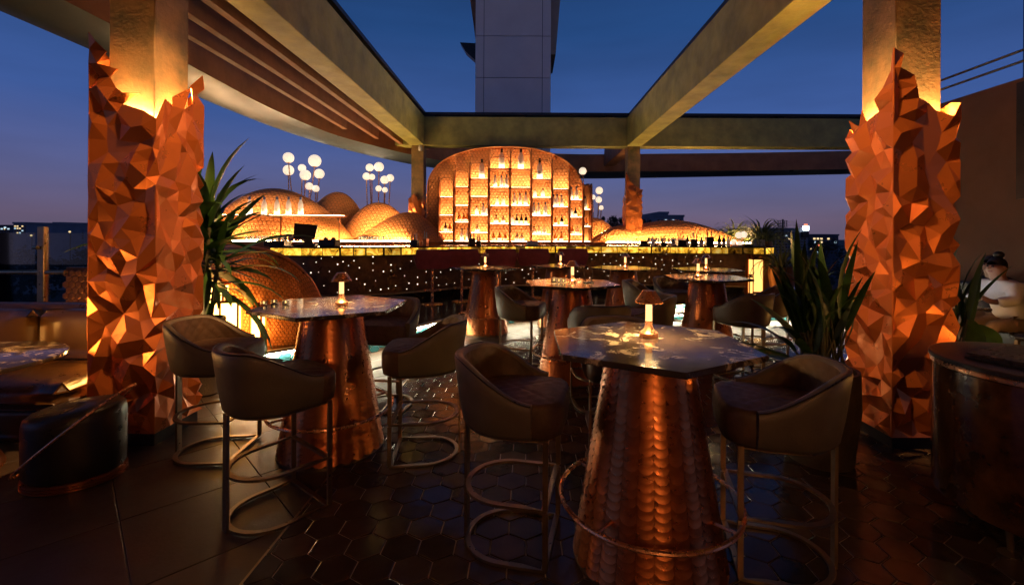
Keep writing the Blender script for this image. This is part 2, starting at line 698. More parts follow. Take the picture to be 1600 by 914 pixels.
# large stone slabs laid on the diagonal
T = .70
bm = MB()
hw = T / 2 - .0025
bm.add([(-hw, -hw, -.011), (hw, -hw, -.011), (hw, hw, -.011), (-hw, hw, -.011), (-hw, -hw, -.002), (hw, -hw, -.002), (hw, hw, -.002), (-hw, hw, -.002),
        (-hw + .002, -hw + .002, 0), (hw - .002, -hw + .002, 0), (hw - .002, hw - .002, 0), (-hw + .002, hw - .002, 0)],
       [(8, 9, 10, 11)] + [(i, (i + 1) % 4, 4 + (i + 1) % 4, 4 + i) for i in range(4)] + [(4 + i, 4 + (i + 1) % 4, 8 + (i + 1) % 4, 8 + i) for i in range(4)])
slab_me = bm.mesh('stone_slab', 'stone_tile')
c45 = math.sqrt(.5)
rest = []
slabs = []
for i in range(-24, 25):
    for j in range(-24, 25):
        x0, y0 = i * T, j * T
        x, y = (x0 - y0) * c45 - 2.25, (x0 + y0) * c45 + 3.03
        if not inpoly(x, y, TERR) or not all(inpoly(x + a, y + b, TERR) for a, b in ((.5, 0), (-.5, 0), (0, .5), (0, -.5))):
            continue
        cs = [(x, y + .49), (x + .49, y), (x, y - .49), (x - .49, y)]
        if all(inpoly(p[0], p[1], HEXZ) for p in cs) or all(inpoly(p[0], p[1], PLAT) for p in cs):
            continue
        if y > 11.5 and x < 7.4:
            continue
        slabs.append((x, y))
slabs.sort(key=lambda p: abs(p[1] - 3) + abs(p[0]) * .5)
for x, y in slabs:
    if y < -.2:
        continue
    link('stone_slab', slab_me, floor, (x, y, random.uniform(-.0006, .0006)), (0, 0, R(45)))

# inlaid field of small glazed hexagons
MB().prism(HEXZ, -.0118, .0035).build('hexagon_bed', 'grout', floor)
edge = [Vector((p[0], p[1], 0)) for p in HEXZ]
MB().strip(HEXZ, -.004, .012, -.011, .0115, True).build('edge_trim', 'brass_dull', floor)
HS = .105
hexes = []
for j in range(0, 60):
    for i in range(0, 50):
        x = -1.35 + (i + (.5 if j % 2 else 0)) * HS * math.sqrt(3)
        y = .75 + j * HS * 1.5
        hexes.append((x, y))
hp = [(HS * .962 * math.sin(k * PI / 3), HS * .962 * math.cos(k * PI / 3)) for k in range(6)][::-1]


def hex_piece(poly, z0=.0036, z1=.010, inset=.004):
    mb = MB()
    n = len(poly)
    cx, cy = sum(p[0] for p in poly) / n, sum(p[1] for p in poly) / n
    f = 1 - inset / HS
    vs = [(p[0], p[1], z0) for p in poly] + [(p[0], p[1], z1 - .0015) for p in poly] + [(cx + (p[0] - cx) * f, cy + (p[1] - cy) * f, z1) for p in poly]
    mb.add(vs, [tuple(range(2 * n, 3 * n))] + [(i, (i + 1) % n, n + (i + 1) % n, n + i) for i in range(n)] + [(n + i, n + (i + 1) % n, 2 * n + (i + 1) % n, 2 * n + i) for i in range(n)])
    return mb


hex_me = hex_piece(hp).mesh('hexagon_tile', 'hex_tile')
full, part_ = [], []
for x, y in hexes:
    poly = [(x + p[0], y + p[1]) for p in hp]
    if all(inpoly(p[0], p[1], HEXZ) for p in poly):
        full.append((x, y))
    else:
        q = clip_convex(poly, HEXZ)
        if len(q) >= 3:
            part_.append(q)


def onscreen(x, y):
    return y > 1.9 and -40 < VX + FP * x / y < 1640


full.sort(key=lambda p: (not onscreen(*p), p[1] + .35 * abs(p[0] - .1)))
for x, y in full[:300]:
    link('hexagon_tile', hex_me, floor, (x, y, random.uniform(-.0006, .0008)), (R(random.gauss(0, .55)), R(random.gauss(0, .55)), random.choice(range(6)) * PI / 3))
mb = MB()
for x, y in full[300:]:
    p = hex_piece(hp)
    tx, ty = random.gauss(0, .006), random.gauss(0, .006)
    mb.add([(v[0] + x, v[1] + y, v[2] + v[0] * tx + v[1] * ty) for v in p.v], p.f)
for q in part_:
    p = hex_piece(q)
    mb.add(p.v, p.f)
stuff(mb.build('hexagon_tile_field', 'hex_tile', floor))

# ---- raised bar platform with lit, tiled risers
plat = structure(MB().prism(PLAT, -.01, PZ - .03).build('bar_platform', 'concrete'))
MB().prism([(p.x, p.y) for p in STEP] + [(7.29, 16.49), (-4.74, 16.49)], PZ - .029, PZ).build('platform_top', 'platform_stone', plat)
path2 = [(p.x, p.y) for p in STEP]
MB().strip(path2, .003, .045, PZ - .032, PZ + .002).build('nosing', 'step_nosing', plat)
MB().strip(path2, .014, .034, PZ - .044, PZ - .033).build('light_strip', 'step_led', plat)


def riser_tiles(path, z0, z1, parent, off=.004, hh=.042, limit=400):
    """pointy elongated hexagon tiles up a riser that follows a plan path"""
    ww = .082
    pts = [(-ww, 0), (-ww * .55, -hh), (ww * .55, -hh), (ww, 0), (ww * .55, hh), (-ww * .55, hh)]
    mb = MB()
    f = .86
    vs = [(p[0] * .955, 0, p[1] * .955) for p in pts] + [(p[0] * f, -.006, p[1] * f) for p in pts]
    mb.add(vs, [(6, 7, 8, 9, 10, 11)] + [(i, (i + 1) % 6, 6 + (i + 1) % 6, 6 + i) for i in range(6)])
    me = mb.mesh('riser_tile', 'teal_tile')
    line = resample([Vector((p[0], p[1], 0)) for p in path], ww * 1.55)
    k = 0
    for i in range(1, len(line) - 1):
        t = (line[i + 1] - line[i - 1]).normalized()
        a = math.atan2(t.y, t.x)
        nn = Vector((t.y, -t.x, 0))
        z = z0 + (hh if i % 2 else 2 * hh) * 1.0
        while z + hh * .5 < z1:
            p = line[i] + nn * off
            link('riser_tile', me, parent, (p.x, p.y, min(z, z1 - hh * .98)), (0, 0, a))
            k += 1
            z += hh * 2
    return k


vis = [p for p in path2 if p[0] < 6.2]
MB().strip(vis, .0005, .003, .002, PZ - .04).build('riser_grout', 'grout', plat)
riser_tiles(vis, .0, PZ - .045, plat)
# lower step on the right
LOW = spline([(2.25, 9.05, 0), (2.6, 8.72, 0), (3.6, 8.78, 0), (4.9, 8.72, 0), (5.7, 8.85, 0), (6.3, 9.35, 0)], 8)
low_ = [(p.x, p.y) for p in LOW]
lowst = structure(MB().prism(low_ + [(6.2, 9.9), (2.4, 9.5)], -.01, .10).build('lower_step', 'concrete'))
MB().prism(low_ + [(6.19, 9.89), (2.41, 9.49)], .101, .13).build('tread', 'step_nosing', lowst)
MB().strip(low_, .014, .030, .090, .100).build('light_strip', 'step_led', lowst)
MB().strip(low_, .003, .042, .1005, .131).build('nosing', 'step_nosing', lowst)
riser_tiles(low_, 0, .092, lowst, hh=.022)

# ---- ring canopy around the pergola
RO = spline([(-5.6, -4, 0), (-5.6, 4.8, 0), (-5.62, 6.5, 0), (-5.63, 8.0, 0), (-5.54, 9.8, 0), (-5.2, 11.7, 0), (-4.56, 13.5, 0), (-3.6, 15.3, 0),
             (-1.5, 17.5, 0), (1.8, 18.5, 0), (4.5, 18.2, 0), (8.15, 17.4, 0), (11.8, 16.6, 0), (15, 15.7, 0)], 6)
RI = spline([(-4.57, -4, 0), (-4.57, 5.0, 0), (-4.6, 6.5, 0), (-4.66, 8.3, 0), (-4.45, 10.3, 0), (-3.95, 11.7, 0), (-3.2, 13.2, 0), (-2.2, 14.5, 0),
             (-.6, 15.7, 0), (1.6, 16.3, 0), (4.2, 16.2, 0), (8.0, 15.85, 0), (11.6, 15.3, 0), (14.8, 14.5, 0)], 6)
ring = thing('ring_canopy', 'curved ring canopy with pale metal soffit sweeping round the pergola', 'canopy', (-5, 6, 3.9))
o = Vector((-5, 6, 3.9))
n = len(RO)
sof = MB()
prof = [(0.0, 0.0), (.15, -.05), (.45, -.075), (.75, -.05), (.93, .03), (1.0, .16), (1.0, .42)]
vs, fs = [], []
for a, b in zip(RI, RO):
    for t, dz in prof:
        p = a.lerp(b, t)
        vs.append((p.x - o.x, p.y - o.y, dz))
m = len(prof)
for i in range(n - 1):
    for k in range(m - 1):
        fs.append((i * m + k, i * m + k + 1, (i + 1) * m + k + 1, (i + 1) * m + k))
sof.add(vs, fs).build('soffit', 'soffit', ring, True, 60)
fas = MB()
vs, fs = [], []
for a, b in zip(RI, RO):
    d = (b - a).normalized()
    a2, b2, a1 = a - d * .002, b + d * .0, a + d * .1
    vs += [(a2.x - o.x, a2.y - o.y, .0), (a2.x - o.x, a2.y - o.y, .62), (b2.x - o.x, b2.y - o.y, .62), (b2.x - o.x, b2.y - o.y, .425), (a1.x - o.x, a1.y - o.y, -.03)]
for i in range(n - 1):
    for k, l in ((0, 1), (1, 2), (2, 3)):
        fs.append((i * 5 + k, i * 5 + l, (i + 1) * 5 + l, (i + 1) * 5 + k))
fas.add(vs, fs).build('inner_fascia', 'brown_render', ring, True, 40)

# ---- pergola beams
ZB, ZT = 4.06, 4.85


def beam(name, label, x0, y0, x1, y1, z0, z1, mat='patina', cat='beam', bev=.006):
    cx, cy = (x0 + x1) / 2, (y0 + y1) / 2
    return tag(MB().box(x0 - cx, y0 - cy, 0, x1 - cx, y1 - cy, z1 - z0, bev).build(name, mat, None, loc=(cx, cy, z0)), label, cat)


def beam_railed(name, label, x0, y0, x1, y1, z0, z1, side):
    r = thing(name, label, 'beam', ((x0 + x1) / 2, (y0 + y1) / 2, z0))
    dx, dy = (x1 - x0) / 2, (y1 - y0) / 2
    MB().box(-dx, -dy, 0, dx, dy, z1 - z0, .006).build('beam_body', 'patina', r)
    rail = MB().box(-dx + .05, -dy, z1 - z0 + .055, dx + (.03 if side == 'x' else 0), dy, z1 - z0 + .125).build('roof_rail', 'dark_steel', r)
    mb = MB()
    n_ = 6
    for k in range(n_):
        t = -1 + 2 * (k + .5) / n_
        if side == 'x':
            MB().box(-dx + .1, t * dy - .09, z1 - z0 + .001, dx - .05, t * dy + .09, z1 - z0 + .054).build('rail_shoe', 'dark_steel', r)
        else:
            MB().box(t * dx - .09, -dy + .06, z1 - z0 + .001, t * dx + .09, dy - .05, z1 - z0 + .054).build('rail_shoe', 'dark_steel', r)
    return r


beam_railed('pergola_beam', 'long olive plaster pergola beam running from left column to the bar', -3.17, -3, -2.77, 12.49, ZB, ZT, 'x')
beam_railed('pergola_beam', 'long olive plaster pergola beam crossing the sky right of the tower', 2.79, -3, 3.19, 12.49, ZB, ZT, 'x')
beam_railed('pergola_beam', 'olive plaster cross beam above the bar, under the tower', -3.6, 12.5, 10.6, 12.88, ZB - .002, ZT - .002, 'y')
beam('pergola_beam', 'short brown beam joining cross beam to ring behind right bar column', 2.81, 12.9, 3.17, 16.19, ZB + .02, ZT - .2, 'brown_render')
beam('pergola_beam', 'short brown beam joining cross beam to ring behind left bar column', -3.15, 12.9, -2.8, 13.3, ZB + .02, ZT - .2, 'brown_render')
for X, ye, lab in ((-4.24, 10.7, 'outermost of the three brown slats beside left beam'), (-3.83, 11.75, 'middle of the three brown slats beside left beam'),
                   (-3.40, 12.47, 'innermost of the three brown slats, closest to left beam')):
    tag(beam('roof_slat', lab, X - .05, -3, X + .05, ye, ZB + .01, ZB + .34, 'brown_render', 'slat', .004), lab, 'slat', 'roof slats left of the pergola')


# ---- columns with folded copper cladding
def clad_column(label, cx, cy, z0, ztops, seed, s=.50, cove='cove_led', bare=.35, dead=None, slat_top=ZB):
    rnd = random.Random(seed)
    root = thing('clad_column', label, 'column', (cx, cy, 0), 0, 'copper clad columns')
    hb = bare / 2
    dk = 1.0 if cove == 'cove_led' else .55
    MB().box(-hb, -hb, z0, hb, hb, slat_top - .001, .006).build('shaft', 'patina_copper', root)
    MB().box(-s / 2 + .02, -s / 2 + .02, z0, s / 2 - .02, s / 2 - .02, z0 + .10, .004).build('plinth', 'dark_steel', root)
    zb = z0 + .102

    def top(u):
        u = u % 4
        for (a, za), (b, zb_) in zip(ztops, ztops[1:]):
            if a <= u <= b:
                return za + (zb_ - za) * (u - a) / (b - a)
        return ztops[-1][1]
    zmax = max(z for _, z in ztops) + .15
    pts, dep = [], []
    # corner points shared by neighbouring faces
    zs = {}
    for k in range(5):
        if k == 4:
            col = zs[0]
        else:
            col, z = [], zb
            while z < zmax:
                col.append((z, rnd.uniform(.002, .006)))
                z += rnd.uniform(.10, .20)
            zs[k] = col
        for z, d in col:
            pts.append((k * s, z))
            dep.append(d)
    for k in range(4):
        for zz in (zb,):
            for t in (.3, .65):
                pts.append((k * s + t * s, zz))
                dep.append(.0)
        tries = 0
        got, hi = [], []
        while tries < 1500:
            tries += 1
            u, z = k * s + rnd.uniform(.03, s - .03), rnd.uniform(zb + .03, zmax)
            rr = .066 + .06 * rnd.random()
            if all((u - a) ** 2 + (z - b) ** 2 > rr * rr for a, b in got):
                got.append((u, z))
                pts.append((u, z))
                near_hi = any((u - a) ** 2 + (z - b) ** 2 < .165 ** 2 for a, b in hi)
                if not near_hi or rnd.random() < .10:
                    hi.append((u, z))
                    dep.append(rnd.uniform(.016, .029) * dk)
                else:
                    dep.append(rnd.uniform(-.028, -.008) * dk)
    res = delaunay_2d_cdt([Vector(p) for p in pts], [], [], 0, 1e-6)
    vo, fo, orig = res[0], res[2], res[3]
    nrm = [Vector((0, -1, 0)), Vector((1, 0, 0)), Vector((0, 1, 0)), Vector((-1, 0, 0))]
    cor = [Vector((-1, -1, 0)), Vector((1, -1, 0)), Vector((1, 1, 0)), Vector((-1, 1, 0))]
    hs = s / 2

    def pos(i):
        u, z = vo[i]
        d = dep[orig[i][0]] if orig[i] else 0
        k = min(int(u / s + 1e-6), 4)
        f = u / s - k
        if f < 1e-4:
            c_ = cor[k % 4]
            return Vector((c_.x * (hs + d), c_.y * (hs + d), z))
        a, b = cor[k % 4] * hs, cor[(k + 1) % 4] * hs
        return a.lerp(b, f) + nrm[k % 4] * d + Vector((0, 0, z))
    sides = [MB() for _ in range(4)]
    for f in fo:
        cu = sum(vo[i][0] for i in f) / len(f)
        cz = sum(vo[i][1] for i in f) / len(f)
        k = min(int(cu / s), 3)
        if cz > top(cu / s):
            continue
        sides[k].add([pos(i) for i in f], [tuple(range(len(f)))])
    for k, sd in enumerate(sides):
        # merge coincident vertices so that the sheet is one folded surface
        idx, vs2, fs2 = {}, [], []
        for f in sd.f:
            g = []
            for i in f:
                key = tuple(round(c_, 4) for c_ in sd.v[i])
                if key not in idx:
                    idx[key] = len(vs2)
                    vs2.append(sd.v[i])
                g.append(idx[key])
            fs2.append(tuple(g))
        mb = MB().add(vs2, fs2)
        ob = mb.build('folded_panel', 'facet_copper', root)
        sm = ob.modifiers.new('thickness', 'SOLIDIFY')
        sm.thickness = .006
        sm.offset = -1
    zl = min(z for _, z in ztops) - (.06 if cove == 'cove_led' else .16)
    for k in range(4):
        nn = nrm[k]
        tt = Vector((-nn.y, nn.x, 0))
        c_ = nn * (hb + (.035 if dk == 1 else .016))
        a = c_ - tt * (hb * .9)
        b = c_ + tt * (hb * .9)
        x0, x1 = sorted((a.x, b.x))
        y0, y1 = sorted((a.y, b.y))
        if abs(nn.x) > .5:
            x0, x1 = c_.x - .010 * dk, c_.x + .010 * dk
        else:
            y0, y1 = c_.y - .010 * dk, c_.y + .010 * dk
        MB().box(x0, y0, zl, x1, y1, zl + .02).build('light_strip', cove, root)
    return root


LT = [(0, 3.06), (.12, 3.0), (.3, 2.82), (.42, 2.66), (.55, 2.72), (.66, 2.56), (.95, 2.52), (1.0, 2.50), (1.15, 2.60), (1.35, 2.60), (1.5, 2.76), (1.62, 2.62), (1.75, 2.84), (2.0, 2.92),
      (2.3, 2.7), (2.6, 2.8), (3.0, 2.6), (3.4, 2.8), (4, 3.06)]
RT = [(0, 3.0), (.1, 2.96), (.22, 2.80), (.32, 2.86), (.42, 2.62), (.55, 2.64), (.7, 2.54), (.88, 2.55), (1.0, 2.62), (1.4, 2.6), (2.0, 2.7), (2.5, 2.5), (3.0, 2.52), (3.35, 2.58), (3.6, 2.52), (3.75, 2.74), (3.9, 2.90), (4, 3.0)]
clad_column('left foreground column with jagged copper cladding glowing at its top', -3.017, 3.66, 0, LT, 3)
clad_column('right foreground column with jagged copper cladding beside the drum station', 3.008, 3.66, 0, RT, 8)
BT = [(0, 2.55), (.3, 2.72), (.6, 2.55), (1, 2.5), (1.5, 2.45), (2, 2.6), (3, 2.6), (3.5, 2.7), (4, 2.55)]
BT2 = [(0, 3.3), (.3, 3.1), (.6, 2.9), (1, 2.9), (1.5, 2.6), (2, 2.6), (3, 2.6), (3.5, 2.7), (4, 3.3)]
clad_column('slim copper clad column at the bar left of the bottle arch', -2.96, 12.68, PZ, BT, 5, s=.45, bare=.34, cove='cove_far')
clad_column('slim copper clad column at the bar right of the bottle arch', 2.99, 12.68, PZ, BT2, 6, s=.45, bare=.34, cove='cove_far')

# ---- small security camera under the left beam end
r = thing('security_camera', 'small pale security camera under the left beam end', 'camera', (-2.86, 12.40, 4.05))
MB().box(-.04, -.03, -.05, .04, .03, -.001, .005).build('bracket', 'white_box', r)
MB().lathe([(.045, -.16), (.055, -.14), (.055, -.06), (.04, -.05)], 12).build('housing', 'white_box', r, True)

# ---- tower behind
tw = thing('tower', 'tall grey panelled tower rising above the cross beam', 'tower', (-.6, 21, -20))
sx = 21 / FP
xs = [(741 - VX) * sx + .6, (754.5 - VX) * sx + .6, (846 - VX) * sx + .6, (859.5 - VX) * sx + .6]
MB().box(xs[0] + .02, .06, 0, xs[3] - .02, 3.2, 36.5).build('core', 'dark_steel', tw)
zj = [0.0] + [20 + H + (VY - y) * sx for y in (254, 188, 122, 57, -9, -74)]
for a, b in zip(zj, zj[1:]):
    for c_ in range(3):
        MB().box(xs[c_] + .012, 0, a + .012, xs[c_ + 1] - .012, .059, b - .012, .004).build('panel', 'tower_panel', tw)
z1, z0 = zj[-1], 20 + H + (VY - 80) * sx
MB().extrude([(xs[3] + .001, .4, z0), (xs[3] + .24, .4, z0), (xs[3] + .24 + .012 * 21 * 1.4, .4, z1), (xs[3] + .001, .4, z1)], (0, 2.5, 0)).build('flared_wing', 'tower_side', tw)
z0 = 20 + H + (VY - 57) * sx
MB().extrude([(xs[0] - .03, .4, z0), (xs[0] - .001, .4, z0), (xs[0] - .001, .4, z1), (xs[0] - .58, .4, z1)], (0, 2.5, 0)).build('flared_wing', 'brown_render', tw)
zf = 20 + H + (VY - 92) * sx
MB().extrude([(xs[0] - .002, .3, zf), (xs[0] - .002, .3, zf + .82), (xs[0] - .75, .3, zf + .86), (xs[0] - .5, .3, zf + .45)], (0, .5, 0)).build('side_fin', 'dark_steel', tw)

# ---- building wall on the right with roof railing
wl_ = thing('side_building', 'dark brown building wall at the right edge with roof railing', 'building', (7.0, 6.5, 0))
MB().box(0, -5.5, 0, 3.5, 1.9, 3.86, .01).build('wall', 'wall_brown', wl_)
pp = MB()
for i in range(14):
    for j in range(22):
        y, z = -1.35 + i * .085 + (.042 if j % 2 else 0), 2.25 + j * .068
        pp.box(-.028, y, z, -.012, y + .055, z + .048)
MB().box(-.011, -1.45, 2.15, -.001, -.02, 3.8).build('screen_backing', 'dark_steel', wl_)
stuff(pp.build('perforated_screen', 'perforated', wl_))
for z in (4.16, 4.32):
    MB().tube([(.2, -5.4, z), (.2, 1.8, z)], .02).build('handrail', 'dark_steel', wl_)
for y in (-2.4, -.35, 1.7):
    MB().box(.17, y, 3.861, .23, y + .06, 4.42).build('rail_post', 'dark_steel', wl_)
for y in (-.47, ):
    MB().tube([(.8, y + 1.1, 3.861), (.8, y + 1.1, 7.5)], .006).build('antenna_wire', 'dark_steel', wl_)

# ---- added unseen roof keeping sky light off the foreground, restaurant front behind the camera
for k, (x0, x1, lab) in enumerate(((-2.72, 2.74, 'added roof panels between the two long beams, blocking sky light'), (-5.6, -2.82, 'added roof panels above the left slats, blocking sky light'), (2.84, 9.0, 'added roof panels right of the right beam, blocking sky light'))):
    r = thing('added_shade_roof', lab, 'roof', ((x0 + x1) / 2, 1.4, 5.02), 0, 'added roof panels blocking sky light')
    for j in range(2 if k == 1 else 5):
        MB().box(-(x1 - x0) / 2, -4.4 + j * 1.72, .03 * j, (x1 - x0) / 2, -4.4 + j * 1.72 + 1.75, .03 * j + .025).build('panel', 'brown_render', r)
r = thing('restaurant_front', 'brown restaurant front wall behind the viewpoint', 'building', (0, -3.2, 0))
MB().box(-9, -.3, 0, 9, 0, 5.0).build('wall', 'brown_render', r)

for k, (x, lab) in enumerate(((.45, 'wall sconce on the restaurant front behind the viewpoint'),)):
    s_ = thing('wall_sconce', lab, 'lamp', (x, -3.19, 2.35), 0, 'sconces on the restaurant front')
    MB().box(-.08, 0, -.25, .08, .03, .25, .005).build('back_plate', 'copper_dark', s_)
    MB().lathe([(.04, -.26), (.04, .26)], 16, (0, .10, 0)).build('glowing_tube', 'sconce_glow', s_, True)


def spotlight(label, loc_, target, energy, ang):
    r_ = thing('spotlight', label, 'spotlight', loc_, 0, 'spotlights under the pergola beams')
    d = (Vector(target) - Vector(loc_)).normalized()
    p = Vector((0, 0, -.09))
    MB().box(-.03, -.03, -.05, .03, .03, -.001, .004).build('bracket', 'dark_steel', r_)
    MB().tube([p - d * .09, p - d * .085, p + d * .07], [.03, .045, .05], 14).build('housing', 'dark_steel', r_, True, 40)
    ld = bpy.data.lights.new('spot', 'SPOT')
    ld.energy = energy
    ld.color = (1, .50, .19)
    ld.spot_size = R(ang)
    ld.spot_blend = .6
    ld.shadow_soft_size = .05
    lo = bpy.data.objects.new('light_beam', ld)
    C.objects.link(lo)
    lo.parent = r_
    lo.location = p + d * .09
    lo.rotation_euler = d.to_track_quat('-Z', 'Y').to_euler()


spotlight('spotlight under the added roof aimed at the left column', (-.5, 2.7, 5.018), (-2.8, 3.6, 2.05), 850, 34)
spotlight('spotlight under the added roof aimed at the right column', (.5, 2.7, 5.018), (2.8, 3.6, 2.05), 850, 34)
spotlight('added spotlight under the right beam, brightening the cross beam over the bar', (2.95, 3.6, ZB), (-.8, 12.5, 4.2), 2400, 60)  # this and the next are added lights that lift the dark cross beam
spotlight('added spotlight under the left beam, brightening the cross beam over the bar', (-2.95, 3.6, ZB), (.8, 12.5, 4.2), 2400, 60)

# ================================================================ THE BAR
BFP = [(-4.85, 8.85, 0), (-3.9, 8.75, 0), (-2.85, 9.0, 0), (-2.15, 9.6, 0), (-1.17, 10.35, 0), (.31, 10.85, 0), (2.9, 11.05, 0), (5.2, 10.72, 0)]
BF = [(p.x, p.y) for p in spline(BFP, 8)]
BC = [(p.x, p.y) for p in spline(BFP + [(5.65, 10.8, 0), (6.15, 11.5, 0)], 8)]
bar = thing('bar_counter', 'long curved dark bar with glowing yellow onyx edge and starry front', 'bar counter', (0, 10.5, PZ))
oy = 10.5
loc = lambda pth: [(x, y - oy) for x, y in pth]
BFl, BCl = loc(BF), loc(BC)
MB().strip(BFl, -.55, -.07, 0, .15).build('toe_kick', 'black_gloss', bar)
MB().strip(BFl, -.56, .10, .152, .175).build('foot_ledge', 'brass_dull', bar)
MB().strip(BFl, -.55, 0, .177, .93).build('front_panel', 'bar_panel', bar)
MB().strip(BCl, -.62, .17, 1.078, 1.105).build('counter_top', 'counter_stone', bar)
MB().strip(BCl, -.60, .11, .932, 1.076).build('counter_core', 'dark_steel', bar)
path = resample([Vector((x, y, 0)) for x, y in BCl], .02)
i = 0
rn = random.Random(5)
while i < len(path) - 14:
    k = rn.choice([9, 11, 13, 16, 19])
    k = min(k, len(path) - 1 - i)
    seg = [(p.x, p.y) for p in path[i:i + k:2]]
    if len(seg) < 2:
        break
    MB().strip(seg, .113, .135 + rn.uniform(0, .004), .94, 1.072).build('onyx_slab', 'onyx', bar)
    i += k
star_me = MB().sphere((0, 0, 0), .0105, 8, 5).mesh('star_light', 'star', True)
path = resample([Vector((x, y, 0)) for x, y in BFl], .05)
used = []
tries = 0
while len(used) < 190 and tries < 4000:
    tries += 1
    k = rn.randrange(4, len(path) - 3)
    z = rn.uniform(.22, .91)
    p = path[k]
    if any((p.x - q[0]) ** 2 + (z - q[1]) ** 2 < .012 for q in used):
        continue
    used.append((p.x, z))
    t = (path[k + 1] - path[k - 1]).normalized()
    s_ = rn.choice([.45, .55, .6, .7, .9, 1.15])
    link('star_light', star_me, bar, (p.x + t.y * .001, p.y - t.x * .003, z), None, (s_, s_, s_))

# back counter
BKP = [(-9.0, 10.9, 0), (-6.5, 11.0, 0), (-4.6, 11.4, 0), (-2.6, 11.9, 0), (0, 12.02, 0), (3.5, 12.05, 0), (6.4, 11.95, 0)]
BK = [(p.x, p.y) for p in spline(BKP, 8)]
bk = thing('back_counter', 'low copper back counter behind the bar with lit glass shelf', 'counter', (0, 12.4, PZ))
BKl = [(x, y - 12.4) for x, y in BK]
MB().strip(BKl, -1.6, 0, 0, 1.13).build('cabinet', 'copper_dark', bk)
MB().strip(BKl, -1.62, .04, 1.131, 1.16).build('top', 'copper_dark', bk)
for lo_, hi_ in ((-99, -2.75), (1.9, 99)):
    MB().strip([p for p in BKl if lo_ < p[0] < hi_], -.16, -.11, 1.161, 1.18).build('light_strip', 'bar_led', bk)
ZK = PZ + 1.161


# copper dunes -----------------------------------------------------
def dune(label, pxl, pxr, pyt, peak, Y, bulge=.55, size=.062, pw=.75, z0=ZK, led=None):
    xl, xr = (pxl - VX) / FP * Y, (pxr - VX) / FP * Y
    hm = H - (pyt - VY) / FP * Y - z0
    kk = math.log(.5) / math.log(peak)
    W = xr - xl
    root = thing('copper_dune', label, 'sculpture', ((xl + xr) / 2, Y, z0), 0, 'copper dunes behind the bar')
    ox = (xl + xr) / 2

    def hh(u):
        u = min(max(u, 1e-4), 1 - 1e-4)
        return hm * max(math.sin(PI * u ** kk), 0) ** pw
    V = hm * 1.25

    def sf(um, vm, sgn=-1, sh=0.0):
        u, v = um / W, min(max(vm / V, 0), 1.0)
        h_ = hh(u)
        return (um + xl - ox, sgn * (bulge * (h_ / hm) ** .5 * math.cos(v * PI / 2)) + sh, h_ * math.sin(v * PI / 2))
    mb = MB()
    mb.grid(lambda a, b: sf(a * W, b * V), 40, 14)
    mb.grid(lambda a, b: sf((1 - a) * W, b * V, .5), 40, 8)
    mb.build('body', 'copper_dark', root, True, 80)
    sk = MB()
    hexskin(sk, sf, W, V * .99, size, .009, gap=.9)
    stuff(sk.build('scales', 'copper_scale', root))
    if led:
        pts = []
        for k in range(21):
            u = led[0] + (led[1] - led[0]) * k / 20
            p = sf(u * W, V * .985)
            pts.append((p[0], p[1] + .02, p[2] - .015))
        MB().tube(pts, .014, 6).build('light_strip', 'bar_led', root)
    return root


dune('widest copper scaled dune behind the plant and payment screen', 322, 552, 297, .46, 12.0, .6, .06)
dune('copper scaled dune peeking up between globe lamps and its neighbours', 455, 580, 302, .58, 13.4, .4, .06, .7)
dune('copper scaled dune just left of the left bar column', 530, 652, 318, .50, 12.85, .35, .06)
dune('low copper fold with lit rim sloping down beside left bar column', 536, 700, 333, .62, 12.25, .28, .055, 1.1, led=(.08, .62))
dune('small copper dune just right of the bottle arch', 890, 972, 340, .45, 13.2, .35, .06)
dune('low copper fold with lit rim beside right bar column', 905, 1010, 352, .62, 12.6, .25, .055, 1.1, led=(.1, .6))
dune('long copper dune tapering to the right end of the bar', 950, 1162, 343, .46, 12.75, .4, .06, .9)


# the bottle arch ----------------------------------------------------
AY = 12.42
arch = thing('bottle_arch', 'tall arched copper bottle display with lit niches behind the bar', 'display shelf', (-.58, AY, ZK))
zx = lambda v: (640 + v / 3.808 - VX) / FP * 12.25
zz = lambda v: H - (180 + v / 3.808 - VY) / FP * 12.25
axl, axr = zx(97), zx(1030)
axc = (axl + axr) / 2
ahw = (axr - axl) / 2
a_sp, a_top = zz(450), zz(182)


def in_arch(x, z):
    if abs(x - axc) > ahw:
        return False
    if z < a_sp:
        return True
    return (abs(x - axc) / ahw) ** 2.3 + ((z - a_sp) / (a_top - a_sp)) ** 2.3 < 1


XB = [175, 267, 358, 472, 597, 722, 845, 948, 1030, 1080]
TOPS = [372, 328, 283, 248, 200, 265, 315, 400, 405]
XBm = [zx(v) for v in XB]


def conc(x):
    for a, b in zip(XBm, XBm[1:]):
        if a <= x <= b:
            return .11 * math.cos(PI * (x - (a + b) / 2) / (b - a))
    return 0.0


ox, ozk = -.58, ZK


def arch_surf(u, v):
    x = axl + u
    return (x - ox, conc(x), v)


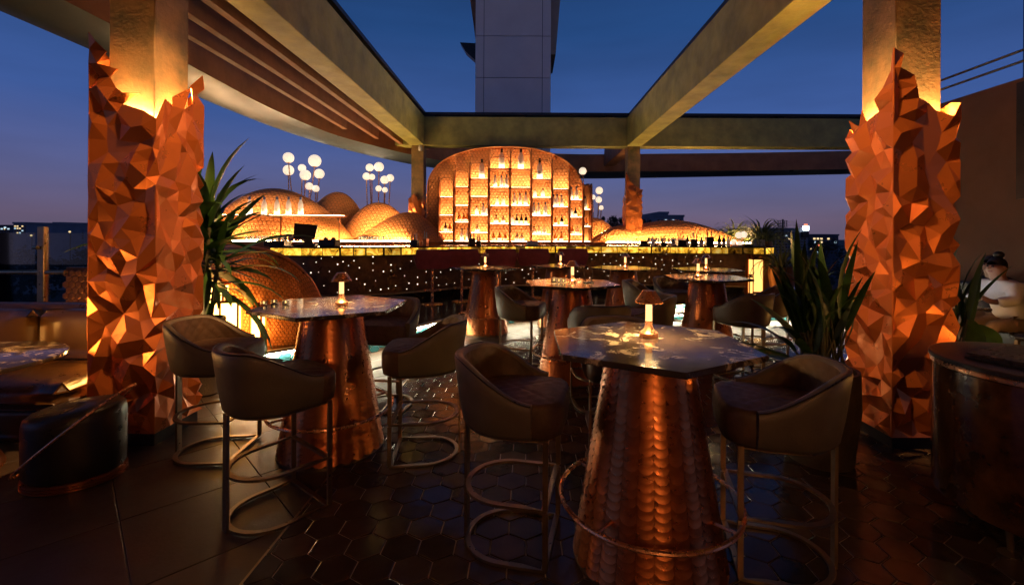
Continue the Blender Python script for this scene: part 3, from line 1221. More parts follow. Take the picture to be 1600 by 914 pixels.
out = []
for k in range(41):
    t = k / 40
    ang = PI * (1 - t)
    c_, s_ = math.cos(ang), math.sin(ang)
    out.append((axc + ahw * math.copysign(abs(c_) ** (2 / 2.3), c_) - ox, 0, a_sp + (a_top - a_sp) * s_ ** (2 / 2.3) - ozk))
poly = [(axl - ox, 0, 0)] + out + [(axr - ox, 0, 0)]
MB().extrude([(p[0], .14, p[2]) for p in poly], (0, .06, 0)).build('back_wall', 'copper_dark', arch)
rimv = MB()
rimv.tube([(p[0], -.0, p[2]) for p in poly], .022, 6)
rimv.build('rim', 'copper_scale', arch, True)
rf = MB()
n_ = len(poly)
rf.add([(p[0], -.0, p[2]) for p in poly] + [(p[0], .142, p[2]) for p in poly], [(i, i + 1, n_ + i + 1, n_ + i) for i in range(n_ - 1)])
rf.build('edge_band', 'copper_scale', arch)
sk = MB()
hexskin(sk, arch_surf, axr - axl, a_top - ozk, .052, .008, keep=lambda u, v: in_arch(axl + u, ozk + v), gap=.9)
stuff(sk.build('scales', 'copper_scale', arch))
# the extra ninth niche stands right of the arch
x0, x1, zt = XBm[8], XBm[9], zz(405)
MB().box(x0 - ox + .004, .0, 0, x1 - ox, .14, zt - ozk, .05).build('end_niche_back', 'copper_scale', arch)
for i, xb in enumerate(XBm):
    tops = ([TOPS[i - 1]] if i > 0 else []) + ([TOPS[i]] if i < 9 else [])
    zt = zz(min(tops)) - ozk
    y0, y1, rr = -.33, .10, .16
    prof = [(y1, 0), (y0, 0), (y0, zt - rr)] + [(y0 + rr - rr * math.cos(a * PI / 12), zt - rr + rr * math.sin(a * PI / 12)) for a in range(1, 7)] + [(y1, zt)]
    MB().extrude([(xb - ox - .009, p[0], p[1]) for p in prof], (.018, 0, 0)).build('divider', 'copper_dark', arch)
for i in range(9):
    x0, x1 = XBm[i] - ox + .02, XBm[i + 1] - ox - .02
    zt, rr = zz(TOPS[i]) - ozk - .03, .14
    pth = [(x0, 0)] + [(x0 + rr - rr * math.cos(a * PI / 12), zt - rr + rr * math.sin(a * PI / 12)) for a in range(0, 7)]
    pth += [(x1 - rr + rr * math.sin(a * PI / 12), zt - rr + rr * math.cos(a * PI / 12)) for a in range(0, 7)] + [(x1, 0)]
    MB().tube([(p[0], -.30, p[1]) for p in pth], .010, 6).build('niche_frame', 'copper_dark', arch)
SH = {0: [490, 597, 697], 1: [430, 540, 638], 2: [380, 487, 597, 700], 3: [320, 432, 540, 645], 4: [322, 432, 538, 650], 5: [380, 490, 597, 707],
      6: [440, 545, 655], 7: [503, 605, 707], 8: [560, 660]}
for c_, ys in SH.items():
    for v in ys + [757]:
        z = max(zz(v) - ozk, .026)
        a, b = XBm[c_] - ox + .012, XBm[c_ + 1] - ox - .012
        s_ = MB().box(a, -.31, z - .024, b, -.002, z - .006).build('shelf', 'copper_dark', arch)
        MB().box(a + .03, -.27, z - .0055, b - .03, -.02, z).build('light_panel', 'niche_led', s_)

# bottles --------------------------------------------------------------
BOT = {}


def bottle_proto(kind):
    if kind in BOT:
        return BOT[kind]
    p = {}
    if kind == 'big':
        p['glass'] = ([(.070, 0), (.078, .01), (.078, .30), (.066, .36), (.034, .42), (.030, .44)], 'frosted')
        p['cap'] = ([(.033, .441), (.033, .545), (.026, .55)], 'foil_dark')
        p['label'] = ([(.0795, .12), (.0795, .21)], 'paper')
    elif kind == 'tall':
        p['glass'] = ([(.042, 0), (.047, .008), (.047, .19), (.040, .225), (.020, .27), (.018, .285)], 'frosted')
        p['cap'] = ([(.021, .286), (.021, .335), (.016, .34)], 'cap_blue')
        p['label'] = ([(.048, .06), (.048, .12)], 'paper')
    elif kind == 'short':
        p['glass'] = ([(.046, 0), (.050, .008), (.050, .12), (.040, .15), (.018, .19), (.016, .20)], 'frosted')
        p['cap'] = ([(.02, .201), (.02, .235)], 'foil_dark')
    elif kind == 'amber':
        p['glass'] = ([(.044, 0), (.050, .01), (.052, .10), (.034, .15), (.016, .20), (.015, .22)], 'amber_glass')
        p['cap'] = ([(.019, .221), (.019, .25)], 'copper_pol')
        p['label'] = ([(.053, .035), (.053, .075)], 'paper')
    elif kind == 'dark':
        p['glass'] = ([(.040, 0), (.045, .01), (.045, .14), (.034, .17), (.016, .21), (.015, .235)], 'dark_glass')
        p['cap'] = ([(.019, .236), (.019, .27)], 'foil_dark')
        p['label'] = ([(.0462, .03), (.0462, .10)], 'paper')
    else:
        p['glass'] = ([(.050, 0), (.058, .012), (.058, .10), (.046, .13), (.019, .16), (.017, .18)], 'clear_glass')
        p['cap'] = ([(.022, .181), (.022, .215)], 'foil_dark')
        p['label'] = ([(.059, .03), (.059, .075)], 'paper')
    BOT[kind] = {k: MB().lathe(a, 14).mesh(k, m_, True, 50) for k, (a, m_) in p.items()}
    return BOT[kind]


LOOK = {'big': 'large frosted display bottle', 'tall': 'tall frosted white bottle', 'short': 'short frosted white bottle', 'amber': 'small amber bottle', 'dark': 'dark glass bottle', 'clear': 'squat clear bottle'}


def bottle(kind, loc_, label, group, s=1.0):
    r_ = thing('bottle', label, 'bottle', loc_, random.uniform(0, 6), group)
    r_.scale = (s, s, s)
    pr = bottle_proto(kind)
    g_ = None
    for k, me in pr.items():
        ob = link('bottle_body' if k == 'glass' else k, me, r_)
    return r_


BL = {(3, 320): [('big', 545)], (4, 322): [('big', 660)], (2, 380): [('big', 427)], (5, 380): [('big', 772)],
      (3, 432): [('tall', 507), ('tall', 545), ('tall', 575)], (5, 490): [('short', 745), ('short', 792)], (4, 538): [('tall', 623), ('tall', 656), ('tall', 690)],
      (3, 540): [('short', 520), ('short', 557)], (2, 597): [('short', 398), ('tall', 437), ('short', 458)], (5, 597): [('tall', 739), ('tall', 766), ('tall', 807)],
      (6, 545): [('tall', 857), ('tall', 876), ('tall', 905)], (6, 655): [('amber', 868), ('dark', 905)], (7, 503): [('tall', 962), ('tall', 993)],
      (7, 605): [('short', 964), ('dark', 987)], (8, 560): [('tall', 1045)], (3, 645): [('clear', 512), ('clear', 555)],
      (4, 650): [('short', 612), ('dark', 637), ('dark', 665), ('dark', 692)], (5, 707): [('clear', 741), ('clear', 769), ('clear', 801)],
      (7, 707): [('amber', 966), ('clear', 997)], (0, 697): [('dark', 213), ('amber', 240)], (1, 638): [('amber', 295), ('amber', 322), ('amber', 342)],
      (1, 757): [('tall', 310), ('tall', 345)], (2, 700): [('clear', 400)], (3, 757): [('amber', 500), ('amber', 535), ('amber', 568)],
      (4, 757): [('clear', 640), ('clear', 668)], (6, 757): [('amber', 867), ('amber', 903)], (8, 660): [('amber', 1050)]}
for (c_, v), lst in BL.items():
    z = max(zz(v), ozk + .026) + .0005
    ys = SH[c_] + [757]
    row = ys.index(v)
    for k, (kind, x) in enumerate(lst):
        where = '' if len(lst) == 1 else (['left', 'right'][k] + ' of two ' if len(lst) == 2 else ORD[k] + ' from left ')
        label = '%s, %son the %s shelf down of %s arch niche' % (LOOK[kind], where, ORD[row], ORD[c_])
        bottle(kind, ((640 + x / 3.808 - VX) / FP * 12.23, 12.25 + random.uniform(-.03, .03), z), label, 'bottles in the arch niches', random.uniform(.95, 1.05))

# lit shelf with five white bottles in front of the widest dune
sp = [P(338, 334, 11.15), P(400, 336.5, 11.15), P(460, 340, 11.15), P(538, 346, 11.2)]
zsh = 2.06
sh = thing('bottle_shelf', 'thin lit shelf carrying five white bottles before the left dune', 'shelf', (sp[0].x, 11.15, zsh))
wd = sp[-1].x - sp[0].x
MB().box(0, -.16, -.03, wd, .22, 0, .004).build('board', 'copper_dark', sh)
MB().box(.03, -.14, .0005, wd - .03, .14, .006).build('light_panel', 'niche_led', sh)
for k in range(3):
    x_ = .12 + k * (wd - .24) / 2
    MB().box(x_, .0, ZK - zsh, x_ + .02, .03, -.0305).build('bracket', 'copper_dark', sh)
for k, px in enumerate((389, 412, 432, 450, 469)):
    bottle('tall', ((px - VX) / FP * 11.1, 11.12, zsh + .007), 'tall white bottle, %s from left on the lit shelf before left dune' % ORD[k], 'five white bottles on the left shelf', 1.32)

# rows of glasses at the foot of the dunes
glass_me = MB().lathe([(.030, 0), (.034, .01), (.038, .13), (.035, .13), (.030, .012)], 10).mesh('drinking_glass', 'clear_glass', True)
for k in range(18):
    o_ = tag(link('drinking_glass', glass_me, None, ((382 + k * 5.1 - VX) / FP * 11.05, 11.15 + .03 * (k % 2), ZK + .001)),
             'clear drinking glass in the row under the left bottle shelf', 'glass', 'glasses under the left shelf')
for k in range(14):
    o_ = tag(link('drinking_glass', glass_me, None, ((562 + k * 4.6 - VX) / FP * 12.0, 12.02 + .03 * (k % 2), ZK + .001)),
             'clear drinking glass in the row left of the left bar column', 'glass', 'glasses near the left bar column')
for k in range(12):
    o_ = tag(link('drinking_glass', glass_me, None, ((1014 + k * 5.2 - VX) / FP * 12.1, 12.12 + .03 * (k % 2), ZK + .001)),
             'clear drinking glass in the row right of the right bar column', 'glass', 'glasses near the right bar column')


# globe lamps ------------------------------------------------------------
def globes(label, ox_, oy_, sc_, lst, Y, zbase, cxb):
    r_ = thing('globe_lamp_cluster', label, 'lamp', ((cxb - VX) / FP * Y, Y, zbase), 0, 'globe lamp clusters')
    b0 = r_.location
    MB().lathe([(.22, 0), (.22, .03), (.05, .05)], 16).build('base', 'copper_pol', r_)
    for k, (x, y, rad, bx) in enumerate(lst):
        dy = (k % 3 - 1) * .16
        p = P(ox_ + x / sc_, oy_ + y / sc_, Y + dy)
        q = Vector(((ox_ + bx / sc_ - VX) / FP * Y, Y + dy * .3, zbase + .04))
        rr = rad / sc_ / FP * Y
        mid = q.lerp(p, .55) + Vector(((p.x - q.x) * .12, 0, .02))
        pth = [q - Vector(b0), mid - Vector(b0), p - Vector(b0) - Vector((0, 0, rr * .8))]
        MB().tube(spline(pth, 5), .015, 6).build('stem', 'copper_pol', r_, True)
        MB().sphere(p - Vector(b0), rr, 20, 12).build('globe', 'globe', r_, True)
        MB().lathe([(rr * .42, -rr * 1.0), (rr * .34, -rr * .9)], 12, p - Vector(b0)).build('holder', 'copper_pol', r_)


globes('tallest cluster of glowing globe lamps above the left dunes', 320, 230, 4.706,
       [(613, 88, 38, 690), (613, 180, 38, 628), (713, 163, 28, 705), (737, 215, 38, 715), (806, 110, 45, 720), (840, 205, 36, 785), (767, 297, 27, 752), (815, 314, 25, 795)], 13.9, ZK, 476)
globes('cluster of glowing globe lamps left of the left bar column', 320, 230, 4.706,
       [(1210, 157, 28, 1240), (1278, 152, 35, 1273), (1187, 222, 28, 1205), (1227, 226, 22, 1230), (1320, 247, 30, 1310), (1361, 233, 28, 1335), (1276, 311, 22, 1276), (1323, 321, 20, 1312)], 13.9, ZK, 590)
globes('cluster of glowing globe lamps just right of the bottle arch', 640, 180, 3.808,
       [(1028, 332, 22, 1075), (1127, 447, 22, 1112), (1090, 487, 15, 1095), (1124, 502, 19, 1108), (1139, 549, 14, 1125)], 13.9, ZK, 928)
globes('low group of glowing globes standing on the right bar end', 1130, 340, 5.714,
       [(140, 148, 30, 140), (182, 143, 30, 165), (95, 208, 25, 120), (146, 222, 22, 150)], 11.1, PZ + 1.106, 1155)

# things on the bar -------------------------------------------------------
zc = PZ + 1.106


def on_bar(px, Y):
    return ((px - VX) / FP * Y, Y, zc)


r = thing('payment_screen', 'black payment screen on a stand, seen from behind on the bar', 'monitor', on_bar(478, 8.98), R(12))
MB().box(-.20, -.16, 0, .20, .16, .05, .01).build('base', 'black_plastic', r)
MB().extrude([(-.05, .02, .05), (.12, .02, .05), (.08, .0, .22), (-.02, .0, .22)], (0, .10, 0)).build('stand', 'black_plastic', r)
MB().extrude([(-.22, -.02, .14), (.15, .03, .14), (.22, -.02, .42), (-.19, -.08, .45)], (0, .04, 0)).build('screen', 'black_plastic', r)
r = thing('card_printer', 'low black cash drawer box under the payment screen', 'cash drawer', on_bar(455, 9.0), R(6))
MB().box(-.32, -.2, 0, .06, .16, .10, .01).build('drawer', 'black_plastic', r)
r.location.x -= .12
r = thing('receipt_printer', 'black receipt printer beside the payment screen', 'printer', on_bar(515, 8.95), R(-4))
MB().box(-.17, -.13, 0, .17, .13, .13, .015).build('body', 'black_plastic', r)
for x in (-.08, .08):
    MB().lathe([(.05, .131), (.045, .15), (.02, .17), (.005, .185)], 12, (x, 0, 0)).build('spool', 'black_plastic', r, True)


def caddy(px, Y, w, h, label, k, mats):
    r_ = thing('bar_caddy', label, 'caddy', on_bar(px, Y), R(random.uniform(-10, 10)), 'dark caddies along the bar')
    MB().box(-w / 2, -.08, 0, w / 2, .08, h, .006).build('box', mats, r_)
    for i_ in range(k):
        x_ = -w / 2 + (i_ + .5) * w / k
        MB().lathe([(.014, h + .0005), (.014, h + .07 + .04 * random.random()), (.006, h + .13 + .05 * random.random())], 8, (x_, random.uniform(-.05, .05), 0)).build('tool', random.choice(['copper_pol', 'dark_steel', 'paper', 'copper_dark']), r_)


caddy(648, 10.15, .16, .12, 'small dark caddy of straws at the foot of left bar column', 4, 'black_plastic')
caddy(665, 10.3, .10, .15, 'slim copper caddy on the bar just left of the arch', 2, 'copper_dark')
caddy(738, 10.7, .14, .16, 'dark menu caddy on the bar below the third niche', 2, 'black_plastic')
caddy(748, 10.75, .10, .10, 'low black caddy on the bar, right of the menu caddy', 2, 'black_plastic')
caddy(832, 11.1, .26, .10, 'low pale napkin box on the bar below the bottle arch', 0, 'paper')
caddy(1006, 11.2, .18, .12, 'black napkin box right of the right bar column', 0, 'black_plastic')
for px, h, w, k, lab in ((1036, .08, .14, 3, 'first'), (1064, .14, .22, 3, 'second'), (1084, .16, .16, 4, 'third'), (1108, .22, .18, 2, 'fourth')):
    caddy(px, 11.1, w, h, '%s of four dark caddies along the right half of the bar' % lab, k, 'black_plastic')
for k, (px, kd) in enumerate(((1020, 'short'), (1052, 'clear'), (1074, 'dark'), (1096, 'clear'), (1124, 'dark'), (1131, 'dark'), (1138, 'short'))):
    x_, y_, z_ = on_bar(px, 11.05)
    bottle(kd, (x_, y_, z_), '%s standing on the bar top, %s from left right of the column' % (LOOK[kd], ORD[k]), 'bottles on the bar top', .95)
r = thing('cup_stack', 'white box of folded cups at the right end of the bar', 'box', on_bar(1184, 11.25), R(8))
for i_ in range(3):
    for j_ in range(2):
        MB().box(-.16 + i_ * .11, -.06, j_ * .08 + .001, -.06 + i_ * .11, .06, j_ * .08 + .077, .008).build('cup_box', 'white_box', r)
r = thing('drip_tray', 'dark round tray at the right end of the bar', 'tray', on_bar(1166, 11.0))
MB().lathe([(.14, 0), (.17, .03), (.16, .03), (.13, .008)], 20).build('dish', 'black_plastic', r, True)


# plum bar stools ------------------------------------------------------------
def bar_stool(label, x, y, rz):
    r_ = thing('bar_stool', label, 'bar stool', (x, y, PZ), rz, 'plum stools at the bar')
    MB().lathe([(.20, 0), (.205, .012), (.19, .02), (.03, .03)], 28).build('base', 'copper_pol', r_, True, 30)
    MB().lathe([(.026, .031), (.026, .70)], 14).build('pole', 'copper_pol', r_, True, 30)
    ringp = [(.16 * math.cos(a * PI / 12), .16 * math.sin(a * PI / 12), .28) for a in range(24)]
    MB().tube(ringp, .010, 6, True).build('foot_ring', 'copper_pol', r_, True)
    MB().box(-.26, -.22, .70, .26, .27, .80, .04).build('seat', 'plum', r_)
    # flaring back seen from the terrace
    mb = MB()
    mb.extrude([(-.26, -.27, .705), (.26, -.27, .705), (.33, -.30, .90), (.30, -.31, 1.06), (-.30, -.31, 1.06), (-.33, -.30, .90)], (0, .07, .01))
    mb.build('backrest', 'plum', r_)
    for s_ in (-1, 1):
        MB().extrude([(s_ * .262, -.20, .71), (s_ * .262, .16, .72), (s_ * .32, .20, .86), (s_ * .335, -.22, .98)], (s_ * .03, 0, 0)).build('armrest', 'plum', r_)
    return r_


for k, (px, Y, rz, lab) in enumerate(((676, 8.75, 14, 'leftmost plum bar stool on a copper pole'), (722, 9.15, 10, 'second plum bar stool from the left, behind a tall table'),
                                      (781, 9.45, 6, 'third plum bar stool from the left, right of a table lamp'), (833, 9.75, 3, 'fourth plum bar stool from the left, with visible copper pole'),
                                      (893, 9.95, 0, 'rightmost plum bar stool, behind the small lamp'))):
    bar_stool(lab, (px - VX) / FP * Y, Y, R(rz))

# ================================================================ TABLES
NCOL, NROW = 26, 27
RB, RTP, ZTOP = .365, .205, 1.035


def cone_r(z):
    return RB + (RTP - RB) * z / ZTOP


def scale_mesh():
    """one fish scale, unit width, standing in the XZ plane, facing -Y, its round end down and curling out"""
    mb = MB()
    nu, nv = 6, 4
    vs, fs = [], []
    for j in range(nv + 1):
        for i in range(nu + 1):
            u = -.5 + i / nu
            zb = -.45 * math.sqrt(max(0, 1 - (1.96 * u) ** 2))
            z = .62 + (zb - .62) * j / nv
            t = (.62 - z) / 1.07
            vs.append((u * .985, -.02 - .125 * t ** 2.3 - .030 * (1 - (2 * u) ** 2), z))
    w = nu + 1
    for j in range(nv):
        for i in range(nu):
            fs.append((j * w + i, (j + 1) * w + i, (j + 1) * w + i + 1, j * w + i + 1))
    k = len(vs)
    for i in range(nu + 1):
        x, y, z = vs[nv * w + i]
        vs.append((x, .04, z + .02))
    for i in range(nu):
        fs.append((nv * w + i, k + i, k + i + 1, nv * w + i + 1))
    return mb.add(vs, fs)


SCALE = scale_mesh()
scale_me = SCALE.mesh('scale', 'copper_tab', True, 50)


def scale_spots():
    for j in range(NROW):
        z = .02 + (j + .55) * (ZTOP - .03) / NROW
        for i in range(NCOL):
            a = 2 * PI * i / NCOL + .06
            yield i, j, a, z


def make_table(label, x, y, rot, rtop, individually=None, ring=True):
    root = thing('cocktail_table', label, 'table', (x, y, 0), 0, 'copper scaled cocktail tables')
    MB().lathe([(RB - .004, 0), (RB - .004, .02), (RTP - .006, ZTOP)], 52).build('pedestal', 'copper_dark', root, True, 40)
    MB().lathe([(RB + .012, .0), (RB + .012, .018), (RB + .001, .024)], 52).build('base_ring', 'bronze_frame', root, True, 30)
    rest_ = MB()
    todo = list(scale_spots())
    if individually:
        todo.sort(key=lambda t: math.cos(t[2] - individually))
        todo.reverse()
    for k, (i, j, a, z) in enumerate(todo):
        rr = cone_r(z)
        w = 2 * PI * rr / NCOL
        hz = (ZTOP - .03) / NROW
        tilt = math.atan((RB - RTP) / ZTOP)
        mtx = Matrix.Translation((rr * math.cos(a), rr * math.sin(a), z)) @ Matrix.Rotation(a + PI / 2, 4, 'Z') @ Matrix.Rotation(-tilt, 4, 'X') @ Matrix.Diagonal((w, w * .9, hz * 1.45, 1))
        if individually and k < 300:
            o_ = link('scale', scale_me, root)
            o_.matrix_local = mtx
        else:
            rest_.add([mtx @ Vector(v) for v in SCALE.v], SCALE.f)
    if rest_.v:
        stuff(rest_.build('scales', 'copper_dark', root, True, 50))
    hexp = [(rtop * math.cos(rot + k * PI / 3), rtop * math.sin(rot + k * PI / 3)) for k in range(6)]
    ins = [(p[0] * .992, p[1] * .992) for p in hexp]
    mb = MB()
    mb.add([(p[0], p[1], 1.043) for p in ins] + [(p[0], p[1], 1.047) for p in hexp] + [(p[0], p[1], 1.066) for p in hexp] + [(p[0], p[1], 1.07) for p in ins],
           [(5, 4, 3, 2, 1, 0), (18, 19, 20, 21, 22, 23)] + [(6 * l + i, 6 * l + (i + 1) % 6, 6 * l + 6 + (i + 1) % 6, 6 * l + 6 + i) for l in range(3) for i in range(6)])
    mb.build('table_top', 'marble', root)
    MB().lathe([(RTP + .02, 1.0362), (RTP + .02, 1.0425)], 40).build('top_plate', 'dark_steel', root)
    if ring:
        rp = [(.44 * math.cos(a * PI / 24), .44 * math.sin(a * PI / 24), .30) for a in range(48)]
        fr = MB().tube(rp, .0115, 8, True).build('foot_ring', 'copper_pol', root, True)
        for k in range(4):
            a = PI / 4 + k * PI / 2
            MB().tube([(cone_r(.3) * .98 * math.cos(a), cone_r(.3) * .98 * math.sin(a), .30), (.43 * math.cos(a), .43 * math.sin(a), .30)], .008, 6).build('bracket', 'copper_pol', fr)
    return root


RV = -PI / 2
make_table('nearest copper scaled cocktail table with hexagonal marble top, right foreground', .63, 2.30, RV, .535, individually=math.atan2(-2.3, -.63))
t0 = make_table('copper scaled cocktail table with hexagonal marble top on the left', -1.45, 3.44, RV, .56)
FAR = [((-.64, 7.5), 'slim far copper table directly in front of the plum bar stools'), ((.53, 5.15), 'copper table with orange reflections between nearest table and bar'),
       ((.60, 8.1), 'far copper table half hidden behind the orange reflecting table'), ((1.65, 7.6), 'far copper table in front of the right bar column'),
       ((2.38, 5.95), 'copper table with grey armchairs around it, right of centre'), ((2.95, 7.35), 'farthest right copper table before the bar end')]
for (x, y), lab in FAR:
    dup(t0, (x, y, 0), random.choice([0, .5, 1.0]) if y > 5.5 else .1, lab)


# table lamps -------------------------------------------------------------
def make_lamp(label, loc_):
    r_ = thing('table_lamp', label, 'lamp', loc_, R(10), 'cordless copper table lamps')
    MB().lathe([(.046, 0), (.048, .004), (.048, .022), (.042, .028), (.027, .040), (.0195, .062), (.0182, .085)], 20).build('stem', 'copper_pol', r_, True, 35)
    MB().lathe([(.0178, .0855), (.0172, .12), (.0165, .225)], 20).build('glowing_stem', 'lamp_tube', r_, True, 35)
    n_ = 8
    vs = []
    for rr, z in ((.076, .180), (.076, .184), (.034, .243), (.0, .246), (.073, .1805), (.032, .239)):
        for k in range(n_):
            a = 2 * PI * k / n_
            vs.append((rr * math.cos(a), rr * math.sin(a), z))
    q = lambda a, b: [(a * n_ + k, a * n_ + (k + 1) % n_, b * n_ + (k + 1) % n_, b * n_ + k) for k in range(n_)]
    MB().add(vs, q(0, 1) + q(1, 2) + q(2, 3) + [t[::-1] for t in q(4, 5)] + q(4, 0)).build('shade', 'copper_pol', r_)
    MB().lathe([(.026, .196), (.044, .196), (.040, .214), (.026, .214)], 16).build('bulb', 'lamp_glow', r_)
    return r_


lamp0 = make_lamp('largest glowing table lamp, on the nearest marble table', (.655, 2.395, 1.0705))
LP = [(-1.375, 3.42, 'glowing table lamp on the left marble table'), (-.645, 7.45, 'glowing table lamp in front of the plum bar stools'),
      (.545, 5.18, 'glowing table lamp on the orange reflecting table'), (.64, 8.1, 'tiny glowing lamp behind the orange reflecting table'),
      (1.68, 7.6, 'tiny glowing lamp in front of the right bar column'), (2.25, 5.9, 'glowing lamp on the table ringed by grey armchairs'),
      (2.93, 7.35, 'tiny glowing lamp on the farthest right table')]
for x, y, lab in LP:
    o_ = dup(lamp0, (x, y, 1.0705), random.uniform(0, 1), lab)
# candles and bits on the left table, menu stand on the middle table
for k, (px, py) in enumerate(((429, 477), (447, 478), (413, 479))):
    p = G(px, py, 1.07)
    r = thing('tealight', 'small tealight glass, %s from left on the left marble table' % ORD[[1, 2, 0][k]], 'candle', (p.x, p.y, 1.0705), 0, 'tealights on the left table')
    MB().lathe([(.018, 0), (.022, .003), (.024, .03), (.022, .03), (.020, .006), (.0, .005)], 14).build('cup', 'clear_glass', r, True)
    MB().lathe([(.0005, .012), (.006, .016), (.0005, .03)], 8).build('flame', 'candle', r, True)
for k in range(3):
    r = thing('tealight', 'small glass with candle, %s from left on the orange reflecting table' % ORD[k], 'candle', (.34 + .05 * k, 5.22 - .04 * k, 1.0705), 0, 'tealights on the middle table')
    MB().lathe([(.02, 0), (.026, .003), (.028, .05), (.026, .05), (.023, .006), (.0, .005)], 14).build('cup', 'clear_glass', r, True)
    MB().lathe([(.0005, .012), (.007, .018), (.0005, .036)], 8).build('flame', 'candle', r, True)
r = thing('menu_stand', 'dark wire menu stand beside the lamp on the middle table', 'menu stand', (.72, 5.12, 1.0705), R(20))
MB().box(-.05, -.04, 0, .05, .04, .012, .003).build('foot', 'dark_steel', r)
MB().tube([(-.04, 0, .012), (-.06, 0, .17), (-.02, 0, .19)], .004, 6).build('wire', 'dark_steel', r)
MB().tube([(.04, 0, .012), (.05, 0, .13), (.02, 0, .19)], .004, 6).build('wire', 'dark_steel', r)


# counter-height armchairs --------------------------------------------------
def dpath(a, xf, n_=20, x_c=-.02):
    """plan of the shell: front end, round the back, other front end; a = half width"""
    pts = [(xf, -a), (xf * .5 + x_c * .5, -a)]
    for k in range(n_ + 1):
        th = -PI / 2 - PI * k / n_
        pts.append((x_c + a * math.cos(th), a * math.sin(th)))
    return pts + [(xf * .5 + x_c * .5, a), (xf, a)]


ZBK = .975


def make_armchair(label):
    root = thing('counter_armchair', label, 'chair', (0, 0, 0), 0, 'leather counter armchairs')
    base = [Vector((p[0], p[1], 0)) for p in dpath(.255, .135)]
    pl = resample(base, .022) + [base[-1]]
    m_ = len(pl)
    L = m_ - 1

    def nrm(i):
        t = (pl[min(i + 1, L)] - pl[max(i - 1, 0)]).normalized()
        return Vector((-t.y, t.x, 0))

    def ztop(t):
        e = abs(2 * t - 1)
        if e < .30:
            return ZBK
        s_ = (e - .30) / .70
        return ZBK - (ZBK - .80) * (3 * s_ * s_ - 2 * s_ ** 3)

    def sec(i):
        t = i / L
        zt = ztop(t)
        zb = .615
        hh_ = zt - zb
        fl = .012 + .03 * (zt - .8) / .22
        outer = [(-.055, zb), (-.02, zb + .004), (.0, zb + .03), (.010 + fl * .3, zb + hh_ * .4), (.012 + fl * .7, zb + hh_ * .75), (.010 + fl, zt - .02), (.0 + fl, zt - .004), (-.016 + fl, zt)]
        inner = [(-.032 + fl, zt - .004), (-.042 + fl, zt - .02)]
        return outer, inner, zt, fl
    vs, fs = [], []
    for i in range(m_):
        o1, i1, zt, fl = sec(i)
        nn = nrm(i)
        for d, z in o1 + i1:
            p = pl[i] + nn * d
            vs.append((p.x, p.y, z))
    w = 10
    for i in range(L):
        for k in range(w - 1):
            fs.append((i * w + k, (i + 1) * w + k, (i + 1) * w + k + 1, i * w + k + 1))
    fs += [tuple(range(w)), tuple(L * w + k for k in range(w - 1, -1, -1))]
    MB().add(vs, fs).build('shell', 'leather', root, True, 50)
    pip = []
    for i in range(m_):
        fl = .012 + .03 * (ztop(i / L) - .8) / .22
        p = pl[i] + nrm(i) * (fl + .004)
        pip.append((p.x, p.y, ztop(i / L) - .004))
    MB().tube(pip, .0042, 6).build('piping', 'black_leather', root, True)
    # quilted lining
    nu, nv = 96, 22

    def lin(u, v):
        f = u * L
        i = min(int(f), L - 1)
        t = f - i
        p = pl[i].lerp(pl[i + 1], t)
        nn = nrm(i).lerp(nrm(i + 1), t)
        zt = ztop(u)
        fl = .012 + .03 * (zt - .8) / .22
        z = .72 + (zt - .018 - .72) * v
        a_ = u * L * .022 / .038
        b_ = (z - .72) / .038
        q1, q2 = (a_ + b_) * .5, (a_ - b_) * .5
        pil = abs(math.sin(PI * q1)) ** .5 * abs(math.sin(PI * q2)) ** .5
        d = -.052 + (fl + .010) * v - .0045 * pil
        r_ = p + nn * d
        return (r_.x, r_.y, z)
    MB().grid(lin, nu, nv).build('quilted_lining', 'quilt', root, True, 180)
    # seat cushion
    out_ = []
    for k in range(64):
        a = 2 * PI * k / 64
        ca, sa = math.cos(a), math.sin(a)
        e = 4.5 if ca > 0 else 2.6
        rx = .265 if ca > 0 else .235
        out_.append((math.copysign(abs(ca) ** (2 / e), ca) * rx, math.copysign(abs(sa) ** (2 / e), sa) * (.235 if ca < 0 else .245)))
    rings = [(.02, 0)] + [(k / 16, 0) for k in range(1, 16)] + [(.975, -.006), (1.0, -.028), (1.0, -.10), (.97, -.155), (.90, -.165)]
    vs, fs = [], []
    for f_, dz in rings:
        for x, y in out_:
            px_, py_ = x * f_, y * f_
            z = .785 + dz
            if f_ < .96 and dz == 0:
                q1, q2 = (px_ / .05 + py_ / .04) * .5, (px_ / .05 - py_ / .04) * .5
                z += .006 * abs(math.sin(PI * q1)) ** .5 * abs(math.sin(PI * q2)) ** .5 - .002 + .012 * (1 - f_ ** 3)
            vs.append((px_ + .0, py_, z))
    for j in range(len(rings) - 1):
        for k in range(64):
            fs.append((j * 64 + k, j * 64 + (k + 1) % 64, (j + 1) * 64 + (k + 1) % 64, (j + 1) * 64 + k))
    MB().add([(v[0] + .01, v[1], v[2]) for v in vs], [f[::-1] for f in fs] + [tuple(range(64))]).build('seat', 'quilt', root, True, 60)
    # frame
    dp = dpath(.225, .20, 20, -.03)
    MB().strip(dp + [], -.006, .022, 0.004, .018, True).build('floor_ring', 'bronze_frame', root)
    MB().strip(dp, -.006, .022, .285, .299, True).build('foot_ring', 'bronze_frame', root)
    for s_ in (-1, 1):
        MB().box(.186, s_ * .222 - .008, .0185, .212, s_ * .222 + .008, .284).build('leg', 'bronze_frame', root)
        MB().box(.186, s_ * .222 - .008, .2995, .212, s_ * .222 + .008, .625).build('leg', 'bronze_frame', root)
    MB().box(-.272, -.026, .0, -.258, .026, .63).build('leg', 'bronze_frame', root)
    MB().strip(dpath(.20, .19, 16, -.02), -.02, .01, .606, .614, True).build('seat_frame', 'bronze_frame', root)
    return root


